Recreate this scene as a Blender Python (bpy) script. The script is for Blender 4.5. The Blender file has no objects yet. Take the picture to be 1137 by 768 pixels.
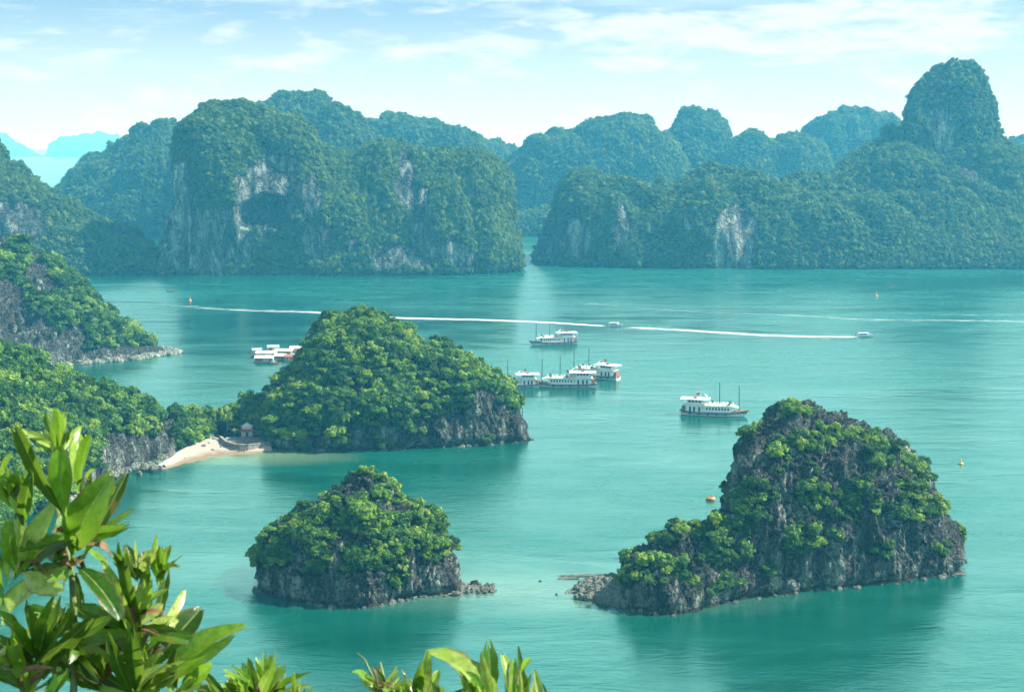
import bpy, math, random
import numpy as np
from mathutils import Vector, Matrix
R = math.radians
C = bpy.context.scene.collection
scene = bpy.context.scene

# ------------------------------------------------------------------ camera, light, exposure
CX, CY, F, H, HZ = 568.5, 384.0, 1579.0, 100.0, 160.0
PITCH = math.atan((CY - HZ) / F)
cam_d = bpy.data.cameras.new('camera'); cam = bpy.data.objects.new('camera', cam_d); C.objects.link(cam)
cam_d.sensor_width = 36; cam_d.lens = F * 36 / 1137
cam_d.dof.use_dof = True; cam_d.dof.focus_distance = 420; cam_d.dof.aperture_fstop = 20
cam_d.clip_start = 0.1; cam_d.clip_end = 60000
cam.location = (0, 0, H); cam.rotation_euler = (math.pi / 2 - PITCH, 0, 0)
scene.camera = cam
SUN_DIR = Vector((0.70, 0.04, 0.74)).normalized()
SUN_EL = math.asin(SUN_DIR.z); SUN_AZ = math.atan2(SUN_DIR.x, SUN_DIR.y)
w = bpy.data.worlds.new('World'); scene.world = w; w.use_nodes = True
nt = w.node_tree; N = nt.nodes; L = nt.links; N.clear()
def nd(tree, typ, **k):
    n = tree.nodes.new(typ)
    for a, b in k.items():
        if a == 'inp':
            for i, v in b.items(): n.inputs[i].default_value = v
        else: setattr(n, a, b)
    return n
def mathn(tree, op, a, b=None, c=None, clamp=False):
    n = tree.nodes.new('ShaderNodeMath'); n.operation = op; n.use_clamp = clamp
    for i, v in enumerate((a, b, c)):
        if v is None: continue
        if hasattr(v, 'links'): tree.links.new(v, n.inputs[i])
        else: n.inputs[i].default_value = v
    return n.outputs[0]
def ramp(tree, src, stops, interp='LINEAR'):
    n = tree.nodes.new('ShaderNodeValToRGB'); n.color_ramp.interpolation = interp
    el = n.color_ramp.elements
    while len(el) < len(stops): el.new(0.5)
    for e, (p, c) in zip(el, stops):
        e.position = p; e.color = c if len(c) == 4 else (*c, 1)
    tree.links.new(src, n.inputs[0]); return n.outputs[0]
def mix(tree, fac, a, b, blend='MIX'):
    n = tree.nodes.new('ShaderNodeMix'); n.data_type = 'RGBA'; n.blend_type = blend
    for i, v in ((0, fac), (6, a), (7, b)):
        if hasattr(v, 'links'): tree.links.new(v, n.inputs[i])
        else: n.inputs[i].default_value = v if i == 0 else ((*v, 1) if len(v) == 3 else v)
    return n.outputs[2]
sky = nd(nt, 'ShaderNodeTexSky', sky_type='NISHITA', sun_disc=False, sun_elevation=SUN_EL, sun_rotation=SUN_AZ,
         altitude=50, air_density=1.0, dust_density=1.0, ozone_density=2.5)
tc = nd(nt, 'ShaderNodeTexCoord'); sep = nd(nt, 'ShaderNodeSeparateXYZ'); L.new(tc.outputs['Generated'], sep.inputs[0])
zc = mathn(nt, 'MAXIMUM', sep.outputs[2], 0.012)
ux = mathn(nt, 'DIVIDE', sep.outputs[0], zc); uy = mathn(nt, 'DIVIDE', sep.outputs[1], zc)
comb = nd(nt, 'ShaderNodeCombineXYZ'); L.new(ux, comb.inputs[0]); L.new(uy, comb.inputs[1])
def cn(scale, det, rough, off=0.0, stretch=1.0):
    mp = nd(nt, 'ShaderNodeMapping'); mp.inputs['Location'].default_value = (off, off, 0); mp.inputs['Scale'].default_value = (scale * stretch, scale, 1)
    L.new(comb.outputs[0], mp.inputs[0])
    n = nd(nt, 'ShaderNodeTexNoise', inp={'Scale': 1.0, 'Detail': det, 'Roughness': rough}); L.new(mp.outputs[0], n.inputs['Vector'])
    return n.outputs[0]
wisp = ramp(nt, cn(0.42, 9, 0.62, 3.1, 0.75), [(0.42, (0, 0, 0)), (0.75, (1, 1, 1))])
pm = nd(nt, 'ShaderNodeMapping'); pm.inputs['Scale'].default_value = (17, 17, 70); L.new(tc.outputs['Generated'], pm.inputs[0])
pn_ = nd(nt, 'ShaderNodeTexNoise', inp={'Scale': 1.0, 'Detail': 9, 'Roughness': 0.6, 'Distortion': 0.3}); L.new(pm.outputs[0], pn_.inputs['Vector'])
slope = mathn(nt, 'ADD', mathn(nt, 'SUBTRACT', sep.outputs[2], 0.068), mathn(nt, 'MULTIPLY', sep.outputs[0], -0.045))
win = ramp(nt, mathn(nt, 'ABSOLUTE', slope), [(0.0, (1, 1, 1)), (0.012, (0.75,) * 3), (0.026, (0, 0, 0))])
side = ramp(nt, mathn(nt, 'ADD', sep.outputs[0], 0.5), [(0.35, (0.25,) * 3), (0.62, (1, 1, 1))])
puff = ramp(nt, mathn(nt, 'ADD', pn_.outputs[0], mathn(nt, 'MULTIPLY', mathn(nt, 'MULTIPLY', win, side), 0.17)), [(0.54, (0, 0, 0)), (0.72, (1, 1, 1))])
veil = ramp(nt, sep.outputs[2], [(0.0, (1, 1, 1)), (0.03, (0.85,) * 3), (0.06, (0.55,) * 3), (0.085, (0.25,) * 3), (0.105, (0.1,) * 3), (0.16, (0.5,) * 3), (0.26, (1,) * 3), (0.5, (0.35,) * 3), (0.8, (0.05,) * 3)])
cov = mathn(nt, 'MAXIMUM', mathn(nt, 'MULTIPLY', wisp, 0.8), veil, clamp=True)
SKY_S = 0.061
base = mix(nt, 1.0, sky.outputs[0], (0.58, 0.84, 1.14), 'MULTIPLY')
glow = ramp(nt, sep.outputs[2], [(0.11, (0, 0, 0)), (0.16, (1, 1, 1)), (0.26, (1, 1, 1)), (0.40, (0.35,) * 3), (0.58, (0, 0, 0))])  # bright band added above the view to brighten the water's reflection
skyc = mix(nt, cov, base, mix(nt, glow, (6.9, 8.0, 8.1), (11.0, 17.5, 16.3)))
skyc = mix(nt, mathn(nt, 'MULTIPLY', puff, 0.75), skyc, (7.9, 8.2, 8.1))
bg = nd(nt, 'ShaderNodeBackground', inp={'Strength': SKY_S}); L.new(skyc, bg.inputs[0])
out = nd(nt, 'ShaderNodeOutputWorld'); L.new(bg.outputs[0], out.inputs[0])
sd = bpy.data.lights.new('sun', 'SUN'); so = bpy.data.objects.new('sun', sd); C.objects.link(so)
sd.energy = 5.0; sd.angle = R(0.5); sd.color = (1.0, 0.96, 0.88)
so.rotation_euler = (-SUN_DIR).to_track_quat('-Z', 'Y').to_euler()
vs = scene.view_settings; vs.view_transform = 'Standard'; vs.look = 'None'; vs.exposure = 1.12; vs.gamma = 1
scene.render.engine = 'CYCLES'
cy = scene.cycles; cy.use_denoising = True; cy.max_bounces = 6; cy.diffuse_bounces = 2; cy.glossy_bounces = 2
cy.transmission_bounces = 3; cy.transparent_max_bounces = 6; cy.volume_bounces = 1
cy.use_adaptive_sampling = True; cy.adaptive_threshold = 0.02; cy.caustics_reflective = False; cy.caustics_refractive = False

# ------------------------------------------------------------------ geometry helpers
cp, sp = math.cos(PITCH), math.sin(PITCH)
def ray(px, py):
    a = (px - CX) / F; b = -(py - CY) / F
    return a, cp + b * sp, -sp + b * cp
def gp(px, py, z=0.0):
    a, dy, dz = ray(px, py); t = (z - H) / dz
    return np.array([a * t, dy * t, z])
def at(px, py, Y):
    a, dy, dz = ray(px, py); t = Y / dy
    return np.array([a * t, Y, H + dz * t])
def proj(P):
    x, y, z = P[:, 0], P[:, 1], P[:, 2] - H
    d = y * cp - z * sp; u = y * sp + z * cp
    return CX + F * x / d, CY - F * u / d
rng = np.random.default_rng(7)
PERM = np.concatenate([np.random.default_rng(3).permutation(512)] * 3)
G3 = np.random.default_rng(5).normal(size=(512, 3)); G3 /= np.linalg.norm(G3, axis=1)[:, None]
def pn(P):
    P = np.asarray(P, float); I = np.floor(P).astype(int); f = P - I; I &= 511
    u = f * f * f * (f * (f * 6 - 15) + 10); r = 0
    for dx in (0, 1):
        for dy in (0, 1):
            for dz in (0, 1):
                h = PERM[PERM[PERM[(I[:, 0] + dx) & 511] + ((I[:, 1] + dy) & 511)] + ((I[:, 2] + dz) & 511)]
                g = G3[h]; q = f - (dx, dy, dz)
                wgt = np.where(dx, u[:, 0], 1 - u[:, 0]) * np.where(dy, u[:, 1], 1 - u[:, 1]) * np.where(dz, u[:, 2], 1 - u[:, 2])
                r = r + wgt * (g * q).sum(1)
    return r * 1.5
def fbm(P, o=4, s=1.0, off=0.0, ridged=False):
    r = 0; a = 1; t = 0
    for k in range(o):
        n = pn(P * s + off + 17.3 * k)
        r = r + a * ((1 - 2 * np.abs(n)) if ridged else n); t += a; a *= 0.5; s *= 2.03
    return r / t
def mesh_np(name, V, Fc, mat=None, smooth=False, attrs=None):
    me = bpy.data.meshes.new(name); V = np.asarray(V, np.float32); Fc = np.asarray(Fc, np.int32); k = Fc.shape[1]
    me.vertices.add(len(V)); me.vertices.foreach_set('co', V.ravel())
    me.loops.add(Fc.size); me.loops.foreach_set('vertex_index', Fc.ravel())
    me.polygons.add(len(Fc)); me.polygons.foreach_set('loop_start', np.arange(0, Fc.size, k, dtype=np.int32))
    me.polygons.foreach_set('use_smooth', np.full(len(Fc), smooth))
    if attrs:
        for an, av in attrs.items():
            at_ = me.attributes.new(an, 'FLOAT', 'POINT'); at_.data.foreach_set('value', np.asarray(av, np.float32))
    me.update(); me.validate()
    if mat: me.materials.append(mat)
    return me
def link(name, me, parent=None, kind=None, label=None, cat=None, group=None, loc=None, rot=None):
    o = bpy.data.objects.new(name, me); C.objects.link(o)
    if parent is not None: o.parent = parent
    if loc is not None: o.location = loc
    if rot is not None: o.rotation_euler = rot
    if kind: o['kind'] = kind
    if label: o['label'] = label
    if cat: o['category'] = cat
    if group: o['group'] = group
    return o
def thing(name, label, cat, loc=(0, 0, 0), rz=0.0, group=None):
    return link(name, None, label=label, cat=cat, group=group, loc=loc, rot=(0, 0, rz))
class MB:
    def __init__(s): s.v = []; s.f = []
    def add(s, V, Fs):
        b = len(s.v); s.v += [tuple(p) for p in V]; s.f += [tuple(i + b for i in f) for f in Fs]
    def box(s, x0, x1, y0, y1, z0, z1, taper=0.0):
        t = taper
        s.add([(x0, y0, z0), (x1, y0, z0), (x1, y1, z0), (x0, y1, z0), (x0 + t, y0 + t, z1), (x1 - t, y0 + t, z1), (x1 - t, y1 - t, z1), (x0 + t, y1 - t, z1)],
              [(0, 3, 2, 1), (4, 5, 6, 7), (0, 1, 5, 4), (1, 2, 6, 5), (2, 3, 7, 6), (3, 0, 4, 7)])
    def tube(s, pts, rad, n=8):
        pts = [Vector(p) for p in pts]; rr = rad if isinstance(rad, (list, tuple)) else [rad] * len(pts); V = []; Fs = []
        for i, p in enumerate(pts):
            d = (pts[min(i + 1, len(pts) - 1)] - pts[max(i - 1, 0)]).normalized()
            a = d.orthogonal().normalized() if i == 0 else (a - d * a.dot(d)).normalized()
            b = d.cross(a)
            for k in range(n):
                t = 2 * math.pi * k / n; V.append(p + (a * math.cos(t) + b * math.sin(t)) * rr[i])
        for i in range(len(pts) - 1):
            for k in range(n):
                Fs.append((i * n + k, i * n + (k + 1) % n, (i + 1) * n + (k + 1) % n, (i + 1) * n + k))
        Fs.append(tuple(range(n))[::-1]); Fs.append(tuple((len(pts) - 1) * n + k for k in range(n)))
        s.add(V, Fs)
    def lathe(s, prof, n=16, c=(0, 0)):
        V = []; Fs = []
        for r_, z in prof:
            for k in range(n):
                t = 2 * math.pi * k / n; V.append((c[0] + r_ * math.cos(t), c[1] + r_ * math.sin(t), z))
        for i in range(len(prof) - 1):
            for k in range(n):
                Fs.append((i * n + k, i * n + (k + 1) % n, (i + 1) * n + (k + 1) % n, (i + 1) * n + k))
        Fs.append(tuple(range(n))[::-1]); Fs.append(tuple((len(prof) - 1) * n + k for k in range(n)))
        s.add(V, Fs)
    def mesh(s, name, mat, smooth=False):
        me = bpy.data.meshes.new(name); me.from_pydata(s.v, [], s.f); me.update()
        if smooth:
            me.polygons.foreach_set('use_smooth', [True] * len(me.polygons))
        me.materials.append(mat); return me
    def build(s, name, mat, parent=None, smooth=False, **k): return link(name, s.mesh(name, mat, smooth), parent, **k)

# ------------------------------------------------------------------ materials
def newmat(name):
    m = bpy.data.materials.new(name); m.use_nodes = True; t = m.node_tree
    return m, t, t.nodes['Principled BSDF'], t.nodes['Material Output']
def noise(t, vec, scale, det=5, rough=0.55, dist=0.0):
    n = nd(t, 'ShaderNodeTexNoise', inp={'Scale': scale, 'Detail': det, 'Roughness': rough, 'Distortion': dist}); t.links.new(vec, n.inputs['Vector']); return n.outputs[0]
def mapping(t, vec, sc):
    m = nd(t, 'ShaderNodeMapping'); m.inputs['Scale'].default_value = sc; t.links.new(vec, m.inputs[0]); return m.outputs[0]
def bump(t, b, h, strength, dist):
    n = nd(t, 'ShaderNodeBump', inp={'Strength': strength, 'Distance': dist}); t.links.new(h, n.inputs['Height']); t.links.new(n.outputs[0], b.inputs['Normal']); return n
def plain(name, col, rough=0.5, metal=0.0, var=0.12, sc=1.5):
    m, t, b, o = newmat(name); g = nd(t, 'ShaderNodeNewGeometry') ; tcn = nd(t, 'ShaderNodeTexCoord')
    n = noise(t, tcn.outputs['Object'], sc, 5, 0.6)
    c = ramp(t, n, [(0.3, tuple(x * (1 - var) for x in col)), (0.7, tuple(min(1, x * (1 + var * 0.5)) for x in col))])
    t.links.new(c, b.inputs['Base Color']); b.inputs['Roughness'].default_value = rough; b.inputs['Metallic'].default_value = metal
    return m
def rock_mat(name, k=1.0, soil=(0.022, 0.04, 0.014), lightness=1.0, tide=1.0, ochre=0.25):
    m, t, b, o = newmat(name); tcn = nd(t, 'ShaderNodeTexCoord'); V = tcn.outputs['Object']
    vert = mapping(t, V, (1, 1, 0.22))
    n1 = noise(t, vert, 0.22 / k, 8, 0.68, 0.6)
    n2 = noise(t, V, 1.1 / k, 7, 0.7)
    n3 = noise(t, V, 0.05 / k, 3, 0.5)
    q = lightness; u_ = 1.0 if tide else 2.8
    c1 = ramp(t, n1, [(0.36, (0.022, 0.024, 0.025)), (0.46, (0.10 * q, 0.095 * q, 0.095 * q)), (0.53, (0.25 * q, 0.25 * q, 0.235 * q)), (0.62, (0.56 * q, 0.56 * q, 0.52 * q))])
    c2 = ramp(t, n2, [(0.34, (0.018, 0.020, 0.020)), (0.5, (0.07 * u_, 0.073 * u_, 0.07 * u_)), (0.68, (0.20 * u_, 0.20 * u_, 0.185 * u_))])
    g = nd(t, 'ShaderNodeNewGeometry'); sn = nd(t, 'ShaderNodeSeparateXYZ'); t.links.new(g.outputs['Normal'], sn.inputs[0])
    up = ramp(t, sn.outputs[2], [(0.25, (0, 0, 0)), (0.6, (1, 1, 1))])
    c = mix(t, up, c1, c2)
    ff = ramp(t, n2, [(0.36, (0.3, 0.3, 0.3)), (0.55, (1, 1, 1))])
    c = mix(t, 0.85, c, ff, 'MULTIPLY')
    wm = noise(t, mapping(t, V, (1, 1, 0.4)), 0.09 / k, 4, 0.6)
    wmr = ramp(t, wm, [(0.58, (0, 0, 0)), (0.72, (0.6, 0.6, 0.6))])
    c = mix(t, mathn(t, 'MULTIPLY', wmr, ochre), c, (0.36, 0.27, 0.16))
    if not tide: c = mix(t, 0.45, c, (0.40, 0.37, 0.30))
    # tide stain
    sp_ = nd(t, 'ShaderNodeSeparateXYZ'); t.links.new(g.outputs['Position'], sp_.inputs[0])
    wz = mathn(t, 'ADD', sp_.outputs[2], mathn(t, 'MULTIPLY', n2, 1.2 * k))
    wet = ramp(t, mathn(t, 'DIVIDE', wz, 4.0), [(0.30, (0.9 * tide,) * 3), (0.42, (0, 0, 0))])
    c = mix(t, wet, c, (0.035, 0.032, 0.022))
    at_ = nd(t, 'ShaderNodeAttribute', attribute_name='veg')
    vegc = ramp(t, n2, [(0.3, tuple(0.5 * x for x in soil)), (0.7, tuple(1.6 * x for x in soil))])
    vm = ramp(t, mathn(t, 'ADD', at_.outputs['Fac'], mathn(t, 'MULTIPLY', mathn(t, 'SUBTRACT', n2, 0.5), 0.9)), [(0.42, (0, 0, 0)), (0.58, (1, 1, 1))])
    c = mix(t, vm, c, vegc)
    vo = nd(t, 'ShaderNodeTexVoronoi', feature='DISTANCE_TO_EDGE', inp={'Scale': 0.55 / k}); wv_ = nd(t, 'ShaderNodeVectorMath', operation='ADD'); nc_ = nd(t, 'ShaderNodeTexNoise', inp={'Scale': 0.6 / k, 'Detail': 4.0}); t.links.new(V, nc_.inputs['Vector'])
    sc_ = nd(t, 'ShaderNodeVectorMath', operation='SCALE'); sc_.inputs['Scale'].default_value = 2.2 * k; t.links.new(nc_.outputs['Color'], sc_.inputs[0]); t.links.new(mapping(t, V, (1, 1, 0.55)), wv_.inputs[0]); t.links.new(sc_.outputs[0], wv_.inputs[1]); t.links.new(wv_.outputs[0], vo.inputs['Vector'])
    crack = ramp(t, vo.outputs['Distance'], [(0.0, (0, 0, 0)), (0.13, (1, 1, 1))])
    hh = mathn(t, 'ADD', mathn(t, 'ADD', n2, mathn(t, 'MULTIPLY', crack, 0.55)), mathn(t, 'MULTIPLY', noise(t, V, 4.0 / k, 6, 0.75), 0.4))
    c = mix(t, 1.0, c, (0.87, 1.0, 0.90), 'MULTIPLY')
    c = mix(t, 0.7, c, ramp(t, crack, [(0.0, (0.2, 0.2, 0.2)), (0.6, (1, 1, 1))]), 'MULTIPLY')  # crevice shade put into the colour along the cracks
    t.links.new(c, b.inputs['Base Color']); b.inputs['Roughness'].default_value = 0.93; b.inputs['Specular IOR Level'].default_value = 0.2
    bump(t, b, hh, 1.0, 1.8 * k)
    return m
def leaf_mat(name, stops, transl=0.3, rough=0.6, trcol=(0.16, 0.30, 0.03)):
    m, t, b, o = newmat(name); oi = nd(t, 'ShaderNodeObjectInfo'); g = nd(t, 'ShaderNodeNewGeometry')
    n = noise(t, g.outputs['Position'], 0.07, 3, 0.6)
    big = mathn(t, 'MULTIPLY', mathn(t, 'SUBTRACT', n, 0.5), 0.9)
    vv = mathn(t, 'ADD', mathn(t, 'ADD', mathn(t, 'MULTIPLY', oi.outputs['Random'], 0.62), mathn(t, 'MULTIPLY', g.outputs['Random Per Island'], 0.38)), big, clamp=True)
    c = ramp(t, vv, stops)
    t.links.new(c, b.inputs['Base Color']); b.inputs['Roughness'].default_value = rough; b.inputs['Specular IOR Level'].default_value = 0.25
    tr = nd(t, 'ShaderNodeBsdfTranslucent'); tcx = mix(t, 0.5, c, trcol); t.links.new(tcx, tr.inputs[0])
    ms = nd(t, 'ShaderNodeMixShader', inp={0: transl}); t.links.new(b.outputs[0], ms.inputs[1]); t.links.new(tr.outputs[0], ms.inputs[2]); t.links.new(ms.outputs[0], o.inputs[0])
    return m
M_rock = rock_mat('limestone', 1.0)
M_rock_small = rock_mat('limestone_boulder', 0.45, lightness=1.7, tide=0.0)
M_rock_far = rock_mat('limestone_far', 3.0, (0.03, 0.055, 0.02), lightness=1.35, ochre=0.0)
GREENS = [(0.0, (0.008, 0.038, 0.008)), (0.35, (0.026, 0.10, 0.012)), (0.60, (0.085, 0.21, 0.02)), (0.82, (0.22, 0.38, 0.03)), (1.0, (0.36, 0.42, 0.05))]
M_leaf = leaf_mat('broadleaf_foliage', GREENS, 0.2)
M_leaf_far = leaf_mat('forest_foliage', [(0.0, (0.018, 0.055, 0.014)), (0.4, (0.05, 0.11, 0.02)), (0.75, (0.10, 0.19, 0.028)), (1.0, (0.26, 0.34, 0.05))], 0.2)
M_bark = plain('bark', (0.11, 0.085, 0.06), 0.9, var=0.3, sc=4)
M_white = plain('white_boat_paint', (0.78, 0.80, 0.78), 0.4, var=0.12, sc=0.6)
M_cream = plain('canvas_roof', (0.80, 0.76, 0.68), 0.7, var=0.1)
M_dark = plain('dark_trim', (0.03, 0.055, 0.065), 0.4)
M_wood = plain('varnished_wood', (0.24, 0.11, 0.05), 0.5, var=0.3, sc=3)
M_grey = plain('weathered_grey', (0.30, 0.31, 0.30), 0.7, var=0.25)
M_teal = plain('pale_teal_paint', (0.30, 0.52, 0.52), 0.6)
M_orange = plain('orange_paint', (0.75, 0.27, 0.04), 0.45)
M_yellow = plain('yellow_paint', (0.80, 0.42, 0.03), 0.45)
M_red = plain('red_paint', (0.42, 0.05, 0.035), 0.6)
M_blue = plain('blue_paint', (0.05, 0.16, 0.36), 0.5)
M_stone = plain('old_masonry', (0.24, 0.225, 0.19), 0.9, var=0.45, sc=0.8)
M_tile = plain('red_roof_tile', (0.33, 0.10, 0.06), 0.8, var=0.3, sc=2)
M_plaster = plain('cream_plaster', (0.72, 0.68, 0.58), 0.8, var=0.15)
M_glass, t_, b_, o_ = newmat('window_glass'); b_.inputs['Base Color'].default_value = (0.02, 0.06, 0.08, 1); b_.inputs['Roughness'].default_value = 0.12

# ---- water
M_water, t, b, o = newmat('sea_water')
g = nd(t, 'ShaderNodeNewGeometry'); P = g.outputs['Position']
big = noise(t, mapping(t, P, (0.45, 1.6, 1)), 0.0045, 5, 0.6, 0.6)
mid = noise(t, mapping(t, P, (0.5, 1.4, 1)), 0.05, 4, 0.6, 0.4)
c = ramp(t, mathn(t, 'ADD', mathn(t, 'MULTIPLY', big, 0.7), mathn(t, 'MULTIPLY', mid, 0.3)), [(0.35, (0.000, 0.044, 0.027)), (0.65, (0.0005, 0.092, 0.062))])
# pale shallow water over the sand bar between the two small islets
shx = nd(t, 'ShaderNodeVectorMath', operation='DISTANCE'); t.links.new(mapping(t, P, (0.35, 1, 1)), shx.inputs[0])
shc = gp(600, 655); shx.inputs[1].default_value = (shc[0] * 0.35, shc[1], 0)
shd = mathn(t, 'ADD', mathn(t, 'DIVIDE', shx.outputs['Value'], 22.0), mathn(t, 'MULTIPLY', mathn(t, 'SUBTRACT', mid, 0.5), 0.9))
sh = ramp(t, shd, [(0.15, (0.5, 0.5, 0.5)), (1.0, (0, 0, 0))])
c = mix(t, sh, c, (0.18, 0.26, 0.19))
bsx = nd(t, 'ShaderNodeVectorMath', operation='DISTANCE'); t.links.new(mapping(t, P, (0.40, 1, 1)), bsx.inputs[0])
bsc = gp(240, 505); bsx.inputs[1].default_value = (bsc[0] * 0.4, bsc[1], 0)
bs = ramp(t, mathn(t, 'ADD', mathn(t, 'DIVIDE', bsx.outputs['Value'], 26.0), mathn(t, 'MULTIPLY', mathn(t, 'SUBTRACT', mid, 0.5), 0.5)), [(0.25, (0.7, 0.7, 0.7)), (0.8, (0, 0, 0))])
c = mix(t, bs, c, (0.16, 0.24, 0.12))
t.links.new(c, b.inputs['Base Color'])
b.inputs['IOR'].default_value = 2.7; b.inputs['Specular Tint'].default_value = (0.42, 1.0, 0.90, 1)
rg = ramp(t, mathn(t, 'ADD', mathn(t, 'MULTIPLY', big, 0.6), mathn(t, 'MULTIPLY', mid, 0.4)), [(0.38, (0.14,) * 3), (0.62, (0.32,) * 3)])
t.links.new(rg, b.inputs['Roughness'])
w1 = noise(t, mapping(t, P, (0.5, 1.0, 1)), 0.9, 3, 0.6, 0.5)
w2 = noise(t, mapping(t, P, (0.35, 1.0, 1)), 0.22, 4, 0.55, 0.8)
w3 = noise(t, mapping(t, P, (0.5, 1.0, 1)), 0.035, 2, 0.5, 0.5)
gust = ramp(t, mathn(t, 'ADD', mathn(t, 'MULTIPLY', big, 0.7), mathn(t, 'MULTIPLY', mid, 0.3)), [(0.40, (0.12,) * 3), (0.60, (1, 1, 1))])
hh = mathn(t, 'ADD', mathn(t, 'MULTIPLY', w1, 0.20), mathn(t, 'ADD', mathn(t, 'MULTIPLY', w2, 0.5), mathn(t, 'MULTIPLY', w3, 0.35)))
bn = bump(t, b, mathn(t, 'MULTIPLY', hh, gust), 0.62, 1.0)
M_sand, t, b, o = newmat('beach_sand'); g = nd(t, 'ShaderNodeNewGeometry'); n = noise(t, g.outputs['Position'], 0.6, 8, 0.7)
sz = nd(t, 'ShaderNodeSeparateXYZ'); t.links.new(g.outputs['Position'], sz.inputs[0])
dry = ramp(t, mathn(t, 'ADD', sz.outputs[2], mathn(t, 'MULTIPLY', n, 0.5)), [(0.55, (0.20, 0.15, 0.08)), (0.95, (0.34, 0.31, 0.25))])
t.links.new(dry, b.inputs['Base Color']); b.inputs['Roughness'].default_value = 0.95; bump(t, b, n, 0.5, 0.3)
M_foam, t, b, o = newmat('wake_foam'); at_ = nd(t, 'ShaderNodeAttribute', attribute_name='foam'); g = nd(t, 'ShaderNodeNewGeometry')
n = noise(t, mapping(t, g.outputs['Position'], (0.25, 1, 1)), 0.35, 6, 0.7)
al = ramp(t, mathn(t, 'ADD', at_.outputs['Fac'], mathn(t, 'MULTIPLY', mathn(t, 'SUBTRACT', n, 0.5), 1.1)), [(0.42, (0, 0, 0)), (1.05, (1, 1, 1))])
t.links.new(al, b.inputs['Alpha']); b.inputs['Base Color'].default_value = (0.85, 0.88, 0.86, 1); b.inputs['Roughness'].default_value = 0.9

# ------------------------------------------------------------------ sea and air
S = 30000
me = mesh_np('sea', [(-S, -2000, 0), (S, -2000, 0), (S, S, 0), (-S, S, 0)], [(0, 1, 2, 3)], M_water)
link('sea', me, kind='structure')
hz = MB(); hz.box(-S - 50, S + 50, -2050, S + 50, -4.0, 206)
M_haze = bpy.data.materials.new('sea_haze'); M_haze.use_nodes = True; t = M_haze.node_tree; t.nodes.clear()
pv = nd(t, 'ShaderNodeVolumePrincipled', inp={'Density': 0.00019, 'Anisotropy': 0.1}); pv.inputs['Color'].default_value = (0.12, 0.64, 1.0, 1); pv.inputs['Absorption Color'].default_value = (1, 1, 1, 1)
oo = nd(t, 'ShaderNodeOutputMaterial'); t.links.new(pv.outputs[0], oo.inputs['Volume'])
hz.build('haze', M_haze, kind='stuff')

# ------------------------------------------------------------------ karst islands
ZB = -1.5
def loft(cols, dpx, nrow, back_rows=0.6, pad=0.0, wob=0.0, seed=0.0):
    """cols: (px, top, base, front width, back width, exponent) - returns grid of points (ncol, nrow, 3)"""
    A = np.array(cols, float); px = np.arange(A[0, 0], A[-1, 0] + 1e-6, dpx)
    I = [np.interp(px, A[:, 0], A[:, j]) for j in range(A.shape[1])]
    ker = np.hanning(7)[1:-1]; ker /= ker.sum()
    for j in (3, 4, 5): I[j] = np.convolve(np.pad(I[j], 2, 'edge'), ker, 'valid')
    th = np.linspace(0, math.pi, 240); G = np.zeros((len(px), nrow, 3))
    for i, p in enumerate(px):
        top, bs_, wf, wb, n = I[1][i] + pad, I[2][i], I[3][i], I[4][i], I[5][i]
        B = gp(p, bs_); Rg = at(p, top, B[1] + wf); hgt = max(Rg[2], 0.3) - ZB
        cc, ss = np.cos(th), np.sin(th)
        yy = -np.sign(cc) * np.abs(cc) ** (2 / n); zz = np.clip(ss, 0, 1) ** (2 / n)
        Y = Rg[1] + np.where(yy < 0, yy * wf, yy * wb); Z = ZB + hgt * zz
        X = Rg[0] + (Rg[0] - B[0]) / max(wf, 0.1) * (Y - Rg[1])
        d = np.sqrt(np.diff(Y) ** 2 + np.diff(Z) ** 2); d = d * np.where(yy[1:] < 0.15, 1.0, 0.45)
        s = np.concatenate([[0], np.cumsum(d)]); q = np.linspace(0, s[-1], nrow)
        G[i, :, 0] = np.interp(q, s, X); G[i, :, 1] = np.interp(q, s, Y); G[i, :, 2] = np.interp(q, s, Z)
    return G
def normals(G):
    du = np.gradient(G, axis=0); dv = np.gradient(G, axis=1)
    n = np.cross(du, dv); n /= np.linalg.norm(n, axis=2)[..., None] + 1e-9
    return n
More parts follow.
